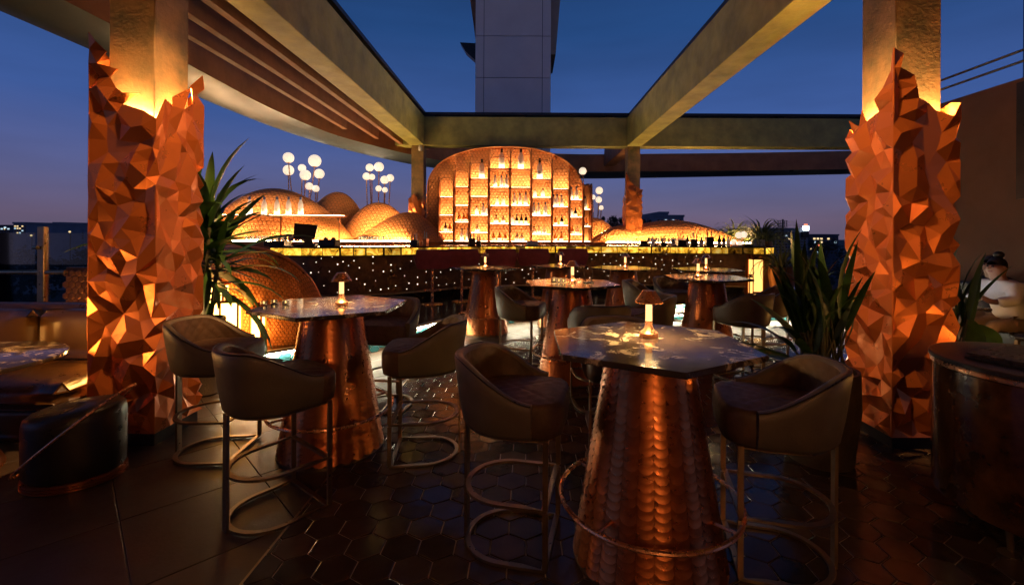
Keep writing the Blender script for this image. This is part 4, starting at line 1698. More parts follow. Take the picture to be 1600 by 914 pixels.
AC = make_armchair('nearest leather armchair, left of the foreground marble table')
AC.location = (-.045, 2.40, .010)
AC.rotation_euler = (0, 0, R(-12))
SEATS = [((1.25, 2.27), 166, 'shadowed leather armchair with quilted back, right of the nearest table'),
         ((-2.27, 3.36), 4, 'leather armchair against the left foreground column'),
         ((-1.44, 2.66), 52, 'leather armchair with its back to us before the left table'),
         ((-.74, 3.34), 186, 'leather armchair on the right side of the left table'),
         ((-1.28, 4.25), 262, 'leather armchair half hidden behind the left table'),
         ((.67, 3.22), 268, 'leather armchair mostly hidden behind the nearest marble table'),
         ((.70, 4.28), 95, 'leather armchair with plain back to us beyond the nearest table'),
         ((-.04, 5.42), -18, 'leather armchair left of the orange reflecting table'),
         ((1.28, 4.82), 172, 'leather armchair right of the orange reflecting table, by nearest lamp'),
         ((2.46, 5.12), 112, 'grey lit armchair back to us before the right centre table'),
         ((3.02, 5.72), 168, 'armchair right of the right centre table, next to the plant'),
         ((1.66, 6.25), -20, 'armchair left of the right centre table, tall curved back'),
         ((2.22, 6.75), -75, 'armchair on the far side of the right centre table')]
for (x, y), rz, lab in SEATS:
    dup(AC, (x, y, .010 if inpoly(x, y, HEXZ) else .0), R(rz), lab)

# ================================================================ LEFT SIDE
# copper shell booth on the platform
def shell_booth():
    root = thing('shell_booth', 'curved copper scaled booth back glowing behind the left table', 'booth', (-3.15, 6.12, PZ))
    # plan arc, convex towards us; height falls away to the right end
    A0, A1, rad = R(196), R(322), .98

    def ht(u):
        return 1.17 * max(0.02, (1 - max(0, (u - .42) / .58) ** 2.6)) ** .55 * (1 - .12 * max(0, (.30 - u) / .30))

    Lu = (A1 - A0) * rad
    V = 1.15

    def sf(um, vm):
        u = min(max(um / Lu, 0), 1)
        v = min(max(vm / V, 0), 1)
        a = A0 + (A1 - A0) * u
        h_ = ht(u)
        r_ = rad * (.86 + .14 * math.sin(PI * min(v, 1) * .9) + .02)
        return (r_ * math.cos(a), r_ * math.sin(a) * .75, h_ * v + .001)
    MB().grid(lambda a, b: sf(a * Lu, b * V), 48, 16).build('back_shell', 'copper_dark', root, True, 80)

    def inner(a, b):
        p = sf(a * Lu, b * V)
        return (p[0] * .9, p[1] * .9, p[2])
    g = MB().grid(lambda a, b: inner(1 - a, b), 48, 12)
    g.build('inner_back', 'copper_dark', root, True, 80)
    rim = [sf(k / 48 * Lu, V) for k in range(49)]
    MB().tube([(p[0] * .95, p[1] * .95, p[2]) for p in rim], .03, 8).build('top_rim', 'copper_scale', root, True)
    sk = MB()
    hexskin(sk, sf, Lu, V * .985, .027, .009, gap=.9)
    stuff(sk.build('scales', 'copper_scale', root))
    MB().lathe([(.86, .0), (.86, .05)], 40, sy=.75).build('seat_base', 'dark_steel', root)
    return root


shell_booth()


def lantern(label, x, y, z, w, h, rz, strength='lantern_glow'):
    r_ = thing('lantern', label, 'lantern', (x, y, z), rz, 'paper lanterns')
    MB().box(-w / 2, -w / 2, 0, w / 2, w / 2, .03, .004).build('base', 'copper_dark', r_)
    MB().box(-w / 2, -w / 2, h - .03, w / 2, w / 2, h, .004).build('lid', 'copper_dark', r_)
    for sx_ in (-1, 1):
        for sy_ in (-1, 1):
            MB().box(sx_ * w / 2 - .009 - .009 * sx_, sy_ * w / 2 - .009 - .009 * sy_, .031, sx_ * w / 2 + .009 - .009 * sx_, sy_ * w / 2 + .009 - .009 * sy_, h - .031).build('post', 'copper_dark', r_)
    MB().box(-w / 2 + .02, -w / 2 + .02, .032, w / 2 - .02, w / 2 - .02, h - .032).build('glowing_shade', strength, r_)
    MB().lathe([(.02, h + .0005), (.05, h + .02), (.035, h + .045), (.0, h + .05)], 12).build('finial', 'copper_dark', r_, True)


lantern('tall glowing lantern beside the copper booth, behind the left plant', -3.52, 5.22, PZ, .20, .78, R(12), 'lantern_mid')
lantern('larger square glowing lantern in front of the copper booth', -3.31, 5.14, PZ, .19, .60, R(18), 'lantern_mid')
lantern('small glowing lantern tucked right of the larger square one', -3.10, 5.30, PZ, .14, .50, R(5), 'lantern_mid')
lantern('glowing lantern under the right end of the bar', (1181 - VX) / FP * 10.95, 10.95, PZ, .26, .82, R(0), 'lantern_soft')
lantern('small glowing lantern at the corner of the bar front, right', (1173 - VX) / FP * 10.6, 10.6, PZ, .10, .42, R(0), 'lantern_soft')


# plants ------------------------------------------------------------------
def leaf_mesh(L, W, droop, seg=7, fold=.25, tipw=0.0, shape=1.0):
    """strap leaf along +X from the origin, bending down"""
    mb = MB()
    vs, fs = [], []
    x = z = 0.0
    ang = 0.0
    for k in range(seg + 1):
        t = k / seg
        w = W * (math.sin(PI * min(1, (t * .92 + .08) ** shape)) ** .8 if k < seg else .02)
        vs += [(x, -w / 2, z + w * fold * .5), (x, 0, z), (x, w / 2, z + w * fold * .5)]
        ang = -droop * (t ** 1.3)
        x += L / seg * math.cos(ang)
        z += L / seg * math.sin(ang)
    for k in range(seg):
        a = k * 3
        fs += [(a, a + 3, a + 4, a + 1), (a + 1, a + 4, a + 5, a + 2)]
    return mb.add(vs, fs)


def add_leaf(root, me, base, az, el, roll=0.0, s=1.0):
    o_ = link('leaf', me, root)
    o_.matrix_local = Matrix.Translation(base) @ Matrix.Rotation(az, 4, 'Z') @ Matrix.Rotation(-el, 4, 'Y') @ Matrix.Rotation(roll, 4, 'X') @ Matrix.Scale(s, 4)
    return o_


rp_ = random.Random(21)
# left strap-leaf plant
r = thing('potted_plant', 'strap leaved potted plant behind the left foreground column', 'plant', (-3.20, 4.56, 0))
MB().lathe([(.12, 0), (.14, .02), (.18, .74), (.175, .76), (.16, .76), (.15, .70), (.0, .70)], 28).build('planter', 'planter', r, True, 40)
for k in range(4):
    a = k * 1.7
    MB().tube([(.05 * math.cos(a), .05 * math.sin(a), .69), (.09 * math.cos(a + .3), .09 * math.sin(a + .3), 1.15), (.12 * math.cos(a + .5), .12 * math.sin(a + .5), 1.45 + .1 * k)], [.022, .018, .014], 7).build('stem', 'stem', r, True)
lm = [leaf_mesh(L, W, d).mesh('leaf', 'leaf', True) for L, W, d in ((.74, .078, .7), (.84, .072, 1.1), (.66, .082, .45), (.78, .088, 1.5))]
for k in range(4):
    a0 = k * 1.7
    cx_, cy_ = .12 * math.cos(a0 + .5), .12 * math.sin(a0 + .5)
    top_ = 1.45 + .1 * k
    for j in range(24):
        el = R(86 - j * 5.0 + rp_.uniform(-9, 9))
        add_leaf(r, rp_.choice(lm), (cx_ * .9, cy_ * .9, top_ - .022 * j), j * 2.4 + rp_.uniform(-.3, .3), el, rp_.uniform(-.5, .5), rp_.uniform(.85, 1.25))


def broad_plant(label, x, y, z, hs, spread, seed, pot_r=.24, pot_h=.62, potm='planter', n_=22, lw=.16, mat='leaf_dark', ppos=0.0, lens=(.42, .52, .36)):
    rr = random.Random(seed)
    r_ = thing('potted_plant', label, 'plant', (x, y, z))
    MB().lathe([(pot_r * .78, 0), (pot_r * .84, .015), (pot_r, pot_h * .6), (pot_r * .97, pot_h), (pot_r * .88, pot_h), (pot_r * .85, pot_h - .05), (0, pot_h - .05)], 30).build('planter', potm, r_, True, 40)
    ms = [leaf_mesh(L, W, d, 8, .22, shape=.8).mesh('leaf', mat, True) for L, W, d in ((lens[0], lw, .5), (lens[1], lw * .9, .9), (lens[2], lw * .9, .3))]
    for k in range(n_):
        a = k * 2.399 + rr.uniform(-.3, .3)
        q = math.sqrt((k + .5) / n_)
        lean = spread * q
        hgt = hs * (1 - .55 * q) * rr.uniform(.85, 1.1)
        b = Vector((.07 * math.cos(a), .07 * math.sin(a), pot_h - .06))
        t_ = Vector((lean * math.cos(a), lean * math.sin(a), pot_h + hgt))
        mid = b.lerp(t_, .55) + Vector((-.05 * math.cos(a), -.05 * math.sin(a), .05))
        MB().tube(spline([b, mid, t_], 4), [.008] * 4 + [.006] * 4 + [.004], 5).build('stem', 'stem', r_, True)
        add_leaf(r_, rr.choice(ms), t_, a + rr.uniform(-.4, .4), R(75 - 60 * q + rr.uniform(-12, 12)), rr.uniform(-.6, .6), rr.uniform(.85, 1.25))
    return r_


def upright_plant(label, x, y, z, seed, tall, low, pot_r, pot_h, L, W, az0=0.0, fan=1.2, mat='leaf_dark'):
    """lance leaves on long stalks standing nearly upright, with broad lower leaves arching out"""
    rr = random.Random(seed)
    r_ = thing('potted_plant', label, 'plant', (x, y, z))
    MB().lathe([(pot_r * .78, 0), (pot_r * .84, .015), (pot_r, pot_h * .6), (pot_r * .97, pot_h), (pot_r * .88, pot_h), (pot_r * .85, pot_h - .05), (0, pot_h - .05)], 30).build('planter', 'planter', r_, True, 40)
    ms = [leaf_mesh(L * f, W * g, d, 9, .25, shape=.85).mesh('leaf', mat, True) for f, g, d in ((1, 1, .5), (.85, 1.15, 1.0), (1.15, .85, .7), (.7, 1.2, 1.4))]
    for k in range(tall + low):
        up = k < tall
        a = az0 + (rr.choice((0, PI, PI)) + rr.gauss(0, .75))
        el = R(rr.uniform(64, 89)) if up else R(rr.uniform(15, 50))
        if not up:
            a = az0 + PI + rr.gauss(0, .9)
        st = rr.uniform(.12, .42) if up else rr.uniform(.10, .25)
        b = Vector((rr.gauss(0, .06), rr.gauss(0, .05), pot_h - .06))
        d = Vector((math.cos(a) * math.cos(el), math.sin(a) * math.cos(el), math.sin(el)))
        t_ = b + d * st + Vector((0, 0, .05))
        MB().tube([b, b.lerp(t_, .5) + Vector((0, 0, .02)), t_], [.009, .008, .006], 5).build('stem', 'stem', r_, True)
        add_leaf(r_, rr.choice(ms), t_, a, el, (PI / 2 if up else 0) * rr.choice((-1, 1)) + rr.gauss(0, .5), rr.uniform(.75, 1.1))
    return r_


upright_plant('large dark leaved plant in stone planter by right foreground column', 2.13, 3.28, 0, 4, 54, 14, .25, .66, .62, .058)
upright_plant('tall leafy plant between right column and the seated woman', 3.90, 4.12, 0, 9, 22, 5, .2, .55, .74, .06)
upright_plant('low leafy plant in front of the seated woman', 4.06, 3.86, 0, 12, 2, 9, .17, .42, .40, .13, mat='leaf')


def grassy(label, x, y, z, nbl, L, seed, potm, pr, ph):
    rr = random.Random(seed)
    r_ = thing('potted_plant', label, 'plant', (x, y, z))
    MB().lathe([(pr * .8, 0), (pr, ph * .7), (pr * .96, ph), (pr * .85, ph), (pr * .84, ph - .04), (0, ph - .04)], 26).build('planter', potm, r_, True, 40)
    ms = [leaf_mesh(L * f, .03, d, 9, .2).mesh('leaf', 'leaf_grass', True) for f, d in ((1, 2.6), (.8, 2.3), (1.15, 2.75), (.9, 1.8))]
    for k in range(nbl):
        a = rr.uniform(0, 2 * PI)
        el = R(rr.uniform(20, 85))
        add_leaf(r_, rr.choice(ms), (.08 * math.cos(a), .08 * math.sin(a), ph - .03), a, el, rr.uniform(-.4, .4), rr.uniform(.7, 1.15))
    return r_


grassy('arching grassy plant spilling over the right end of the bar', (1190 - VX) / FP * 11.75, 11.75, PZ, 230, 1.15, 3, 'planter_copper', .26, 1.22)
grassy('grassy plant in copper pot right of the bar end', (1222 - VX) / FP * 10.9, 10.9, PZ, 120, .9, 5, 'planter_copper', .30, .62)
grassy('smaller arching plant at back of the right bar end', (1148 - VX) / FP * 13.0, 13.0, PZ, 110, .95, 7, 'planter_copper', .22, 1.28)

# sofa -------------------------------------------------------------------
lantern('glowing lantern on the sofa seat hidden beside the left column', -3.46, 3.84, .5005, .12, .30, R(20), 'lantern_strong')
r = thing('sofa', 'tan leather sofa beside the left foreground column', 'sofa', (-4.45, 3.95, 0))
sofa_parts = [MB().box(-1.6, -.62, .05, 1.12, .30, .30, .03).build('base', 'sofa_leather', r, True, 180)]
for k in range(3):
    x0 = -1.58 + k * .90
    sofa_parts.append(MB().box(x0, -.66, .290, x0 + .89, .13, .50, .07).build('seat_cushion', 'sofa_leather', r, True, 180))
    sofa_parts.append(MB().box(x0, -.03, .46, x0 + .89, .16, .93, .06).build('back_cushion', 'sofa_leather', r, True, 180))
sofa_parts.append(MB().box(-1.6, .15, .29, 1.12, .34, .96, .07).build('backrest', 'sofa_leather', r, True, 180))
for o_ in sofa_parts:
    m_ = o_.modifiers.new('soft', 'SUBSURF')
    m_.levels = m_.render_levels = 2
r = thing('side_cabinet', 'black cabinet standing behind the sofa next to the column', 'cabinet', (-4.05, 4.95, 0))
MB().box(-.28, -.2, 0, .28, .25, 1.13, .01).build('carcass', 'black_plastic', r)
MB().box(-.26, -.215, .05, .26, -.201, 1.08, .004).build('door', 'black_plastic', r)

# round marble table at the left edge
r = thing('round_table', 'round marble table at the left edge before the sofa', 'table', (-3.84, 2.98, 0))
MB().lathe([(.0, .722), (.60, .722), (.612, .728), (.612, .746), (.60, .752), (0, .752)], 64).build('table_top', 'marble', r, True, 30)
MB().lathe([(.30, 0), (.30, .02), (.20, .25), (.13, .50), (.11, .70), (.2, .7215)], 36).build('pedestal', 'copper_dark', r, True, 40)
lantern('glowing lantern on the round marble table at the left edge', -4.12, 2.92, .7525, .16, .42, R(30), 'lantern_strong')

# drum pouf chair with slanted metal hoop
r = thing('tub_chair', 'low black leather tub chair with slanted copper hoop', 'chair', (-2.93, 2.98, 0), R(14))
for k in range(3):
    z = .004 + k * .019
    MB().lathe([(.236, z), (.243, z + .004), (.243, z + .013), (.236, z + .0175)], 48, sx=1.18).build('base_band', 'copper_dark', r, True, 30)
vs, fs = [], []
n_ = 48
for rr, z, tl in ((.225, .062, 0), (.236, .08, 0), (.240, .20, .01), (.240, .42, .04), (.232, .47, .05), (.205, .495, .05), (.13, .50, .045), (.01, .50, .045)):
    for k in range(n_):
        a = 2 * PI * k / n_
        vs.append((rr * 1.18 * math.cos(a), rr * math.sin(a), z + tl * .5 * math.cos(a)))
for j in range(7):
    for k in range(n_):
        fs.append((j * n_ + k, j * n_ + (k + 1) % n_, (j + 1) * n_ + (k + 1) % n_, (j + 1) * n_ + k))
fs.append(tuple(range(7 * n_, 8 * n_)))
MB().add(vs, fs).build('upholstery', 'black_leather', r, True, 60)
r.scale = (.93, .93, .95)
hoop = []
for k in range(60):
    a = 2 * PI * k / 60
    hoop.append((.275 * 1.18 * math.cos(a), .272 * math.sin(a), .335 + .275 * math.cos(a)))
MB().tube(hoop, .0085, 8, True).build('hoop', 'copper_pol', r, True)

# balustrade at the left
r = thing('balustrade', 'glass balustrade with metal handrail and tall post at the left', 'railing', (-6.0, 5.62, 0))
MB().tube([(-2.8, 0, 1.10), (.33, 0, 1.115)], .028, 10).build('handrail', 'brass_dull', r, True)
for x in (-2.6, .05):
    MB().box(x - .045, -.03, 0, x + .045, .03, 1.68, .006).build('post', 'brass_dull', r)
MB().box(-2.5, -.006, .08, -.05, .006, 1.60).build('glass_pane', 'pane_glass', r)
MB().box(.11, -.006, .08, .62, .006, 1.60).build('glass_pane', 'pane_glass', r)
MB().tube([(-.02, -.04, 1.42), (.05, -.06, 1.42)], .02, 8).build('pane_clamp', 'brass_dull', r)
r = thing('scaled_screen', 'low amber lit copper screen seen through the left balustrade', 'screen', (-6.05, 5.95, 0))
MB().box(0, .05, 0, .75, .10, 1.15, .006).build('frame', 'copper_dark', r)
sk = MB()
hexskin(sk, lambda u, v: (u, .05, v), .75, 1.14, .05, .012)
stuff(sk.build('scales', 'copper_scale', r))
lantern('glowing lantern at the foot of the amber screen, left edge', -5.98, 5.80, 0, .12, .42, 0)

# ================================================================ RIGHT SIDE
r = thing('drum_station', 'round burl wood waiter station with copper trim at bottom right', 'station', (2.80, 2.42, 0))
r.scale = (1, 1, .94)
MB().lathe([(.44, .17), (.47, .175), (.475, .19), (.475, .935), (.46, .94)], 64).build('drum', 'burl', r, True, 30)
MB().lathe([(.478, .9402), (.482, .944), (.482, .966), (.478, .97)], 64).build('copper_trim', 'copper_pol', r, True, 30)
MB().lathe([(.470, .9702), (.488, .974), (.488, .995), (.48, 1.0), (0, 1.0)], 64).build('top', 'granite', r, True, 30)
for k in range(4):
    a = R(200) + k * PI / 2
    f_ = MB().tube([(.38 * math.cos(a), .38 * math.sin(a), .172), (.36 * math.cos(a), .36 * math.sin(a), .03)], .014, 8).build('leg', 'brass_dull', r)
    MB().lathe([(.05, .001), (.05, .012), (.02, .028)], 16, (.36 * math.cos(a), .36 * math.sin(a), 0)).build('foot', 'brass_dull', f_)
lantern('glowing lantern on the waiter station at the right edge', 3.06, 2.24, .9405, .12, .30, R(30), 'lantern_strong')
r = thing('menu_pile', 'stack of dark menu boards on the waiter station', 'menu', (2.72, 2.42, .9405), R(24))
for k in range(3):
    o_ = MB().box(-.24, -.19, k * .011, .24, .19, k * .011 + .010, .002).build('menu_board', 'slate', r, rot=(0, 0, R((-3, 4, 0)[k])))

# dining table, chair and people at the right edge
r = thing('dining_chair', 'dark chair back between the plants and the seated woman', 'chair', (5.95, 5.05, 0), R(4))
MB().box(-.30, -.22, .43, .30, .24, .50, .03).build('seat', 'black_leather', r)
MB().box(-.32, -.27, .50, .34, -.21, .86, .03).build('backrest', 'black_leather', r)
for x in (-.27, .27):
    for y in (-.2, .2):
        MB().box(x - .018, y - .018, 0, x + .018, y + .018, .43).build('leg', 'brass_dull', r)
r = thing('dining_table', 'small dark dining table in front of the seated woman', 'table', (5.25, 5.85, 0))
MB().box(-.38, -.38, .72, .38, .38, .75, .006).build('table_top', 'marble', r)
MB().lathe([(.24, 0), (.24, .015), (.04, .03), (.035, .719)], 24).build('pedestal', 'dark_steel', r, True, 30)
o_ = dup(lamp0, (5.02, 6.02, .7505), .3, 'glowing lamp on the dining table by the seated woman')
r = thing('tablet', 'small bright tablet propped on the dining table', 'tablet', (5.30, 5.80, .7505), R(72))
MB().extrude([(-.10, -.03, 0), (.10, -.03, 0), (.10, .03, .15), (-.10, .03, .15)], (0, .008, 0)).build('case', 'black_plastic', r)
MB().extrude([(-.09, -.0275, .008), (.09, -.0275, .008), (.09, .0265, .143), (-.09, .0265, .143)], (0, -.002, .0008)).build('screen', 'screen_glow', r)
r = thing('cup', 'round orange cup on the dining table', 'cup', (5.42, 5.72, .7505))
MB().lathe([(.03, 0), (.055, .03), (.062, .07), (.05, .10), (.045, .10), (.055, .07), (0, .01)], 20).build('bowl', 'ceramic_orange', r, True)


def skin_mesh(name, mat, verts, edges, radii, parent, sub=2):
    me = bpy.data.meshes.new(name)
    me.from_pydata(verts, edges, [])
    me.materials.append(MATS[mat])
    o_ = link(name, me, parent)
    o_.modifiers.new('skin', 'SKIN')
    me.skin_vertices.data if hasattr(me, 'skin_vertices') else None
    if not me.skin_vertices:
        pass
    lay = me.skin_vertices[0].data
    for i, rr in enumerate(radii):
        lay[i].radius = rr if isinstance(rr, tuple) else (rr, rr)
        lay[i].use_root = (i == 0)
    s_ = o_.modifiers.new('sub', 'SUBSURF')
    s_.levels = s_.render_levels = sub
    o_.modifiers['skin'].use_smooth_shade = True
    return o_


def seated_person(label, loc_, rz, top, bun=True, scale=1.0, lean=.12, head_yaw=0.0):
    """sits facing local -X; the seat is at z = .46"""
    r_ = thing('person', label, 'person', loc_, rz)
    hx = -lean
    vb = [(0, 0, .55), (-.02, 0, .72), (hx * .7, 0, .90), (hx, 0, 1.04), (hx - .02, 0, 1.12), (hx - .045, 0, 1.20), (hx - .05, 0, 1.28),
          (0, .10, .53), (-.40, .11, .52), (-.43, .11, .28), (-.40, .11, .07), (-.50, .11, .04),
          (0, -.10, .53), (-.40, -.11, .52), (-.43, -.11, .28), (-.40, -.11, .07), (-.50, -.11, .04),
          (hx, .17, 1.00), (hx - .06, .22, .84), (hx - .26, .15, .80), (hx - .34, .12, .83),
          (hx, -.17, 1.00), (hx - .06, -.22, .84), (hx - .26, -.12, .82), (hx - .33, -.07, .88)]
    eb = [(0, 1), (1, 2), (2, 3), (3, 4), (4, 5), (5, 6), (0, 7), (7, 8), (8, 9), (9, 10), (10, 11), (0, 12), (12, 13), (13, 14), (14, 15), (15, 16),
          (3, 17), (17, 18), (18, 19), (19, 20), (3, 21), (21, 22), (22, 23), (23, 24)]
    rb = [(.10, .09), (.09, .07), (.09, .07), (.07, .06), .058, .105, .112, .085, .068, .052, .038, .034, .085, .068, .052, .038, .034,
          .058, .045, .036, .030, .058, .045, .036, .030]
    body = skin_mesh('body', 'skin', vb, eb, rb, r_)
    hc = Vector((hx - .05, 0, 1.235))
    # features and hair are children of the body
    MB().extrude([(hc.x - .085, -.012, 1.225), (hc.x - .112, -.010, 1.215), (hc.x - .082, -.008, 1.262)], (0, .022, 0)).build('nose', 'skin', body)
    for s_ in (-1, 1):
        MB().sphere((hc.x - .080, s_ * .033, 1.252), .011, 8, 6).build('eye', 'hair', body, True)
        MB().sphere((hc.x + .008, s_ * .082, 1.235), .022, 8, 6, 1.4).build('ear', 'skin', body, True)
    MB().box(hc.x - .088, -.025, 1.182, hc.x - .074, .025, 1.192, .003).build('mouth', 'plum', body)
    mb = MB()

    def cap(u, v):
        a = u * 2 * PI
        th = v * R(58 + 62 * (.5 + .5 * math.cos(a)) ** .7)
        rx = .098 * math.sin(th)
        x_ = rx * math.cos(a)
        z_ = .112 * math.cos(th)
        return (hc.x + .014 + x_, .094 * math.sin(th) * math.sin(a), 1.258 + z_)
    mb.grid(cap, 28, 12, True)
    if bun:
        mb.sphere((hc.x + .035, 0, 1.395), .052, 14, 9, .9)
    else:
        mb.grid(lambda u, v: (hc.x + .05 + .05 * math.cos(PI * (u - .5)) + .02 * v, .098 * math.sin(PI * (u - .5)) * (1 + .1 * v), 1.28 - .36 * v), 14, 8)
    mb.build('hair', 'hair', body, True)
    # shirt over torso and upper arms, trousers over hips and legs
    vs_ = [(-.0, 0, .56), (-.02, 0, .72), (hx * .7, 0, .90), (hx, 0, 1.03), (hx - .015, 0, 1.085),
           (hx, .17, 1.005), (hx - .06, .225, .845), (hx - .22, .165, .80), (hx, -.17, 1.005), (hx - .06, -.225, .845), (hx - .22, -.14, .815)]
    es_ = [(0, 1), (1, 2), (2, 3), (3, 4), (3, 5), (5, 6), (6, 7), (3, 8), (8, 9), (9, 10)]
    skin_mesh('shirt', top, vs_, es_, [(.20, .17), (.18, .15), (.185, .15), (.14, .12), .07, .09, .078, .068, .09, .078, .068], r_)
    vt = [(.0, 0, .55), (0, .10, .535), (-.40, .11, .525), (-.43, .11, .28), (-.41, .11, .12), (0, -.10, .535), (-.40, -.11, .525), (-.43, -.11, .28), (-.41, -.11, .12)]
    et = [(0, 1), (1, 2), (2, 3), (3, 4), (0, 5), (5, 6), (6, 7), (7, 8)]
    skin_mesh('trousers', 'trousers', vt, et, [(.16, .12), .10, .082, .066, .058, .10, .082, .066, .058], r_)
    # fingers, each its own short chain rooted in the palm
    for s_, (px_, py_, pz_) in ((1, (hx - .34, .12, .83)), (-1, (hx - .33, -.07, .88))):
        hv, he, hr_ = [(px_, py_, pz_), (px_ - .035, py_, pz_)], [(0, 1)], [(.026, .018), (.030, .016)]
        for q in range(4):
            k0 = len(hv)
            yy = py_ + (q - 1.5) * .017
            ln = (.030, .036, .033, .026)[q]
            hv += [(px_ - .055, yy, pz_ + .004), (px_ - .055 - ln, yy, pz_ - .006), (px_ - .055 - ln * 1.6, yy, pz_ - .026)]
            he += [(1, k0), (k0, k0 + 1), (k0 + 1, k0 + 2)]
            hr_ += [.0085, .0080, .0065]
        k0 = len(hv)
        hv += [(px_ - .012, py_ - s_ * .032, pz_ - .004), (px_ - .040, py_ - s_ * .044, pz_ - .014)]
        he += [(0, k0), (k0, k0 + 1)]
        hr_ += [.0095, .008]
        skin_mesh('hand', 'skin', hv, he, hr_, body, 1)
    # stool under the sitter belongs to the bench, built apart
    return r_


bench = thing('bench', 'dark upholstered bench under the two seated people', 'bench', (6.25, 6.1, 0))
MB().box(-.26, -.8, .06, .34, 1.6, .44, .03).build('seat', 'black_leather', bench)
MB().box(.345, -.8, .06, .45, 1.6, .95, .03).build('backrest', 'black_leather', bench)
seated_person('woman in white shirt with hair bun leaning over the table', (6.12, 5.72, -.005), R(4), 'shirt', True, lean=.16)
seated_person('person in dark clothing at the right edge beside the woman', (6.38, 6.15, -.005), R(14), 'dark_cloth', False, lean=.05)
lantern('small glowing lantern on the floor behind the right plants', 4.62, 5.2, 0, .14, .40, 0)

# ================================================================ CITY BEYOND
def building(label, px0, px1, pyt, Y, mat, wins, depth=20, pyb=None):
    x0, x1 = (px0 - VX) / FP * Y, (px1 - VX) / FP * Y
    zt = H - (pyt - VY) / FP * Y
    r_ = thing('building', label, 'building', ((x0 + x1) / 2, Y, -20), 0, 'distant buildings')
    hw_ = (x1 - x0) / 2
    MB().box(-hw_, 0, 0, hw_, depth, zt + 20).build('wall', mat, r_)
    MB().box(-hw_ - .2, -.2, zt + 20.01, hw_ + .2, depth, zt + 20.6).build('parapet', mat, r_)
    for px, py, w, h, m_ in wins:
        xw, zw = (px - VX) / FP * Y - (x0 + x1) / 2, H - (py - VY) / FP * Y + 20
        ww_, hh_ = w / FP * Y, h / FP * Y
        MB().box(xw, -.12, zw - hh_, xw + ww_, -.01, zw).build('window', m_, r_)
    return r_


def wgrid(px0, px1, py0, py1, nx, ny, lit, seed):
    rr = random.Random(seed)
    out_ = []
    for i in range(nx):
        for j in range(ny):
            m_ = rr.choice(['win_warm', 'win_cool']) if rr.random() < lit else 'dark_glass'
            out_.append((px0 + (i + .2) * (px1 - px0) / nx, py0 + (j + .25) * (py1 - py0) / ny, .6 * (px1 - px0) / nx, .5 * (py1 - py0) / ny, m_))
    return out_


building('distant building with lit windows at the far left skyline', 21, 42, 354, 160, 'far_wall', wgrid(22, 41, 356, 370, 5, 4, .45, 1))
building('low dark building at the left edge of the skyline', -12, 18, 358, 190, 'far_wall_dark', wgrid(-10, 16, 360, 368, 5, 2, .25, 2))
building('pale distant building right of the balustrade post', 83, 98, 353, 220, 'far_wall', wgrid(84, 97, 355, 366, 4, 3, .2, 3))
building('wide grey distant building next to the left column', 98, 132, 364, 200, 'far_wall', wgrid(99, 131, 366, 378, 7, 3, .12, 4))
building('flat roofed grey building behind the right bar column', 1024, 1068, 338, 130, 'far_wall', wgrid(1026, 1066, 341, 362, 7, 5, .14, 5))
b_ = building('rooftop block on the flat roofed grey building', 1030, 1044, 333, 133, 'far_wall', [])
building('long dusky office building behind the right plants', 1180, 1262, 357, 150, 'far_wall', wgrid(1182, 1260, 360, 400, 16, 9, .08, 6))
building('dark building with reddish glow right of the office block', 1262, 1310, 366, 170, 'far_wall_dark', wgrid(1264, 1308, 368, 395, 8, 5, .15, 7))
r = thing('rooftop_sign', 'small bright rooftop sign glowing white blue on the skyline', 'sign', P(1258, 357, 149.5))
MB().box(-1.1, -.3, -2.5, 1.1, .3, -.6).build('frame', 'dark_steel', r)
MB().box(-1.0, -.45, -.2, 1.0, -.31, 1.3, .05).build('panel', 'sign_glow', r)
MB().box(-.6, -.45, 1.4, .5, -.31, 1.9).build('panel', 'sign_red', r)
MB().box(-.05, -.1, -.6, .05, .1, 1.9).build('mast', 'dark_steel', r)
r = thing('antenna_mast', 'antenna mast with square dish frame on the distant roof', 'antenna', P(1223, 357, 149))
MB().box(-.2, -.2, -2, .2, .2, 3.4).build('mast', 'dark_steel', r)
for k in range(5):
    MB().box(-1.6 + k * .7, -.1, .9, -1.5 + k * .7, .1, 3.0).build('bar', 'dark_steel', r)
for z in (1.0, 2.0, 2.9):
    MB().box(-1.7, -.15, z, 1.5, -.05, z + .15).build('bar', 'dark_steel', r)


def crown_faces(mb, c, rx, rz, n_, s_, rr):
    cl = [(Vector((rr.gauss(0, .5), rr.gauss(0, .5), rr.gauss(0, .42))), rr.uniform(.25, .5)) for _ in range(9)]
    for _ in range(n_):
        k, w_ = rr.choice(cl)
        d = Vector((rr.gauss(0, 1), rr.gauss(0, 1), rr.gauss(0, 1))).normalized() * w_ * rr.random() ** .4
        p = k + d
        if p.length > 1.05:
            continue
        p = Vector((c[0] + p.x * rx, c[1] + p.y * rx, c[2] + p.z * rz))
        a = Vector((rr.gauss(0, 1), rr.gauss(0, 1), rr.gauss(0, 1))).normalized() * s_
        b = a.orthogonal().normalized() * s_ * .7
        mb.add([p - a, p + b, p + a, p - b], [(0, 1, 2, 3)])


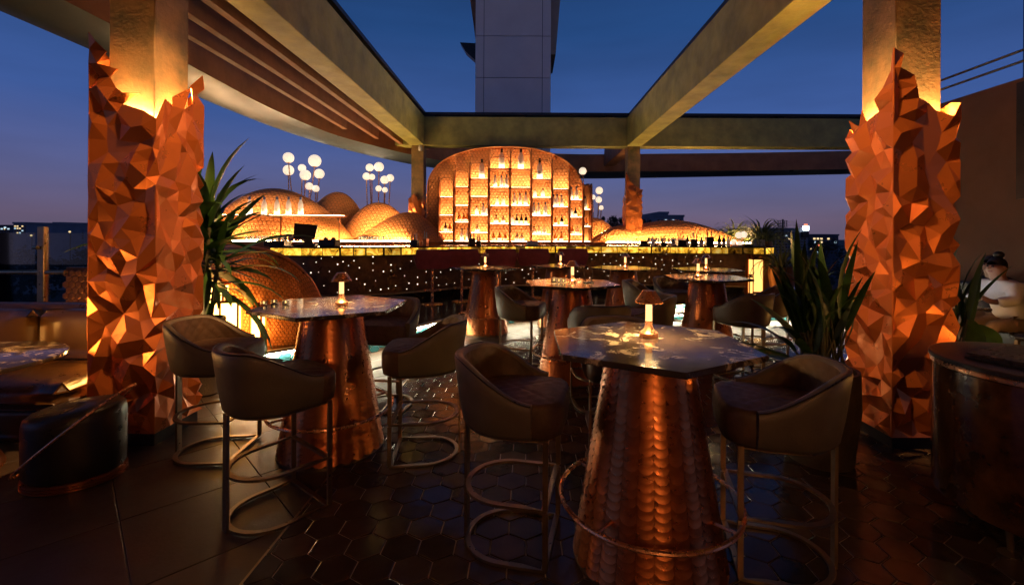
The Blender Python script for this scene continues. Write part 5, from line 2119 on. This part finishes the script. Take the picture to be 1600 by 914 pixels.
rt = random.Random(77)
for k, (px, py, rad, Y, lab) in enumerate(((957, 344, 17, 60, 'dark tree behind the small copper dune right of the arch'), (1008, 348, 13, 62, 'dark tree behind the right bar column'),
                                           (1288, 383, 22, 70, 'round dark tree behind the large right plant'), (1128, 362, 7, 90, 'small dark tree above the tapered end of the dune'))):
    p = P(px, py, Y)
    rr_ = rad / FP * Y
    r = thing('tree', lab, 'tree', (p.x, Y, -20), 0, 'dusk trees beyond the terrace')
    mb = MB()
    crown_faces(mb, (0, 0, p.z + 20), rr_, rr_ * .9, 1500, rr_ * .07, rt)
    mb.build('crown', 'far_leaf', r)
    zt = p.z + 20
    tr = MB()
    tr.tube([(0, 0, 0), (.15, 0, zt * .5), (0, 0, zt - rr_ * .2)], [.4, .28, .12], 8)
    for q in range(5):
        a = q * 1.3
        tr.tube([(0, 0, zt - rr_ * 1.0), (rr_ * .5 * math.cos(a), rr_ * .5 * math.sin(a), zt - rr_ * .1 + .2 * q)], [.14, .04], 6)
    tr.build('trunk', 'bark', r, True)
wood = MB()
for k in range(150):
    Y = rt.uniform(70, 330)
    px = rt.choice([rt.uniform(-120, 160), rt.uniform(-120, 160), rt.uniform(930, 1500)])
    rr_ = rt.uniform(3.5, 6.5)
    crown_faces(wood, ((px - VX) / FP * Y, Y, rt.uniform(-14, -5.0) + (2.5 if Y > 150 else 0)), rr_, rr_ * .8, 230, .42, rt)
stuff(tag(wood.build('distant_trees', 'far_leaf'), 'dark mass of distant trees below the skyline', 'trees'))
for k, (px, py, m_) in enumerate(((9, 360, 'win_cool'), (50, 372, 'win_warm'), (110, 366, 'win_warm'), (1238, 377, 'win_cool'), (1215, 402, 'win_cool'), (1279, 381, 'sign_red'))):
    p = P(px, py, 140)
    r = thing('street_light', 'tiny distant city light, %s from the left on the skyline' % ORD[k], 'street light', (p.x, p.y, -20), 0, 'distant city lights')
    MB().box(-.09, -.09, 0, .09, .09, p.z + 20).build('mast', 'dark_steel', r)
    MB().sphere((0, -.2, p.z + 20), .28, 8, 6).build('lamp_head', m_, r)
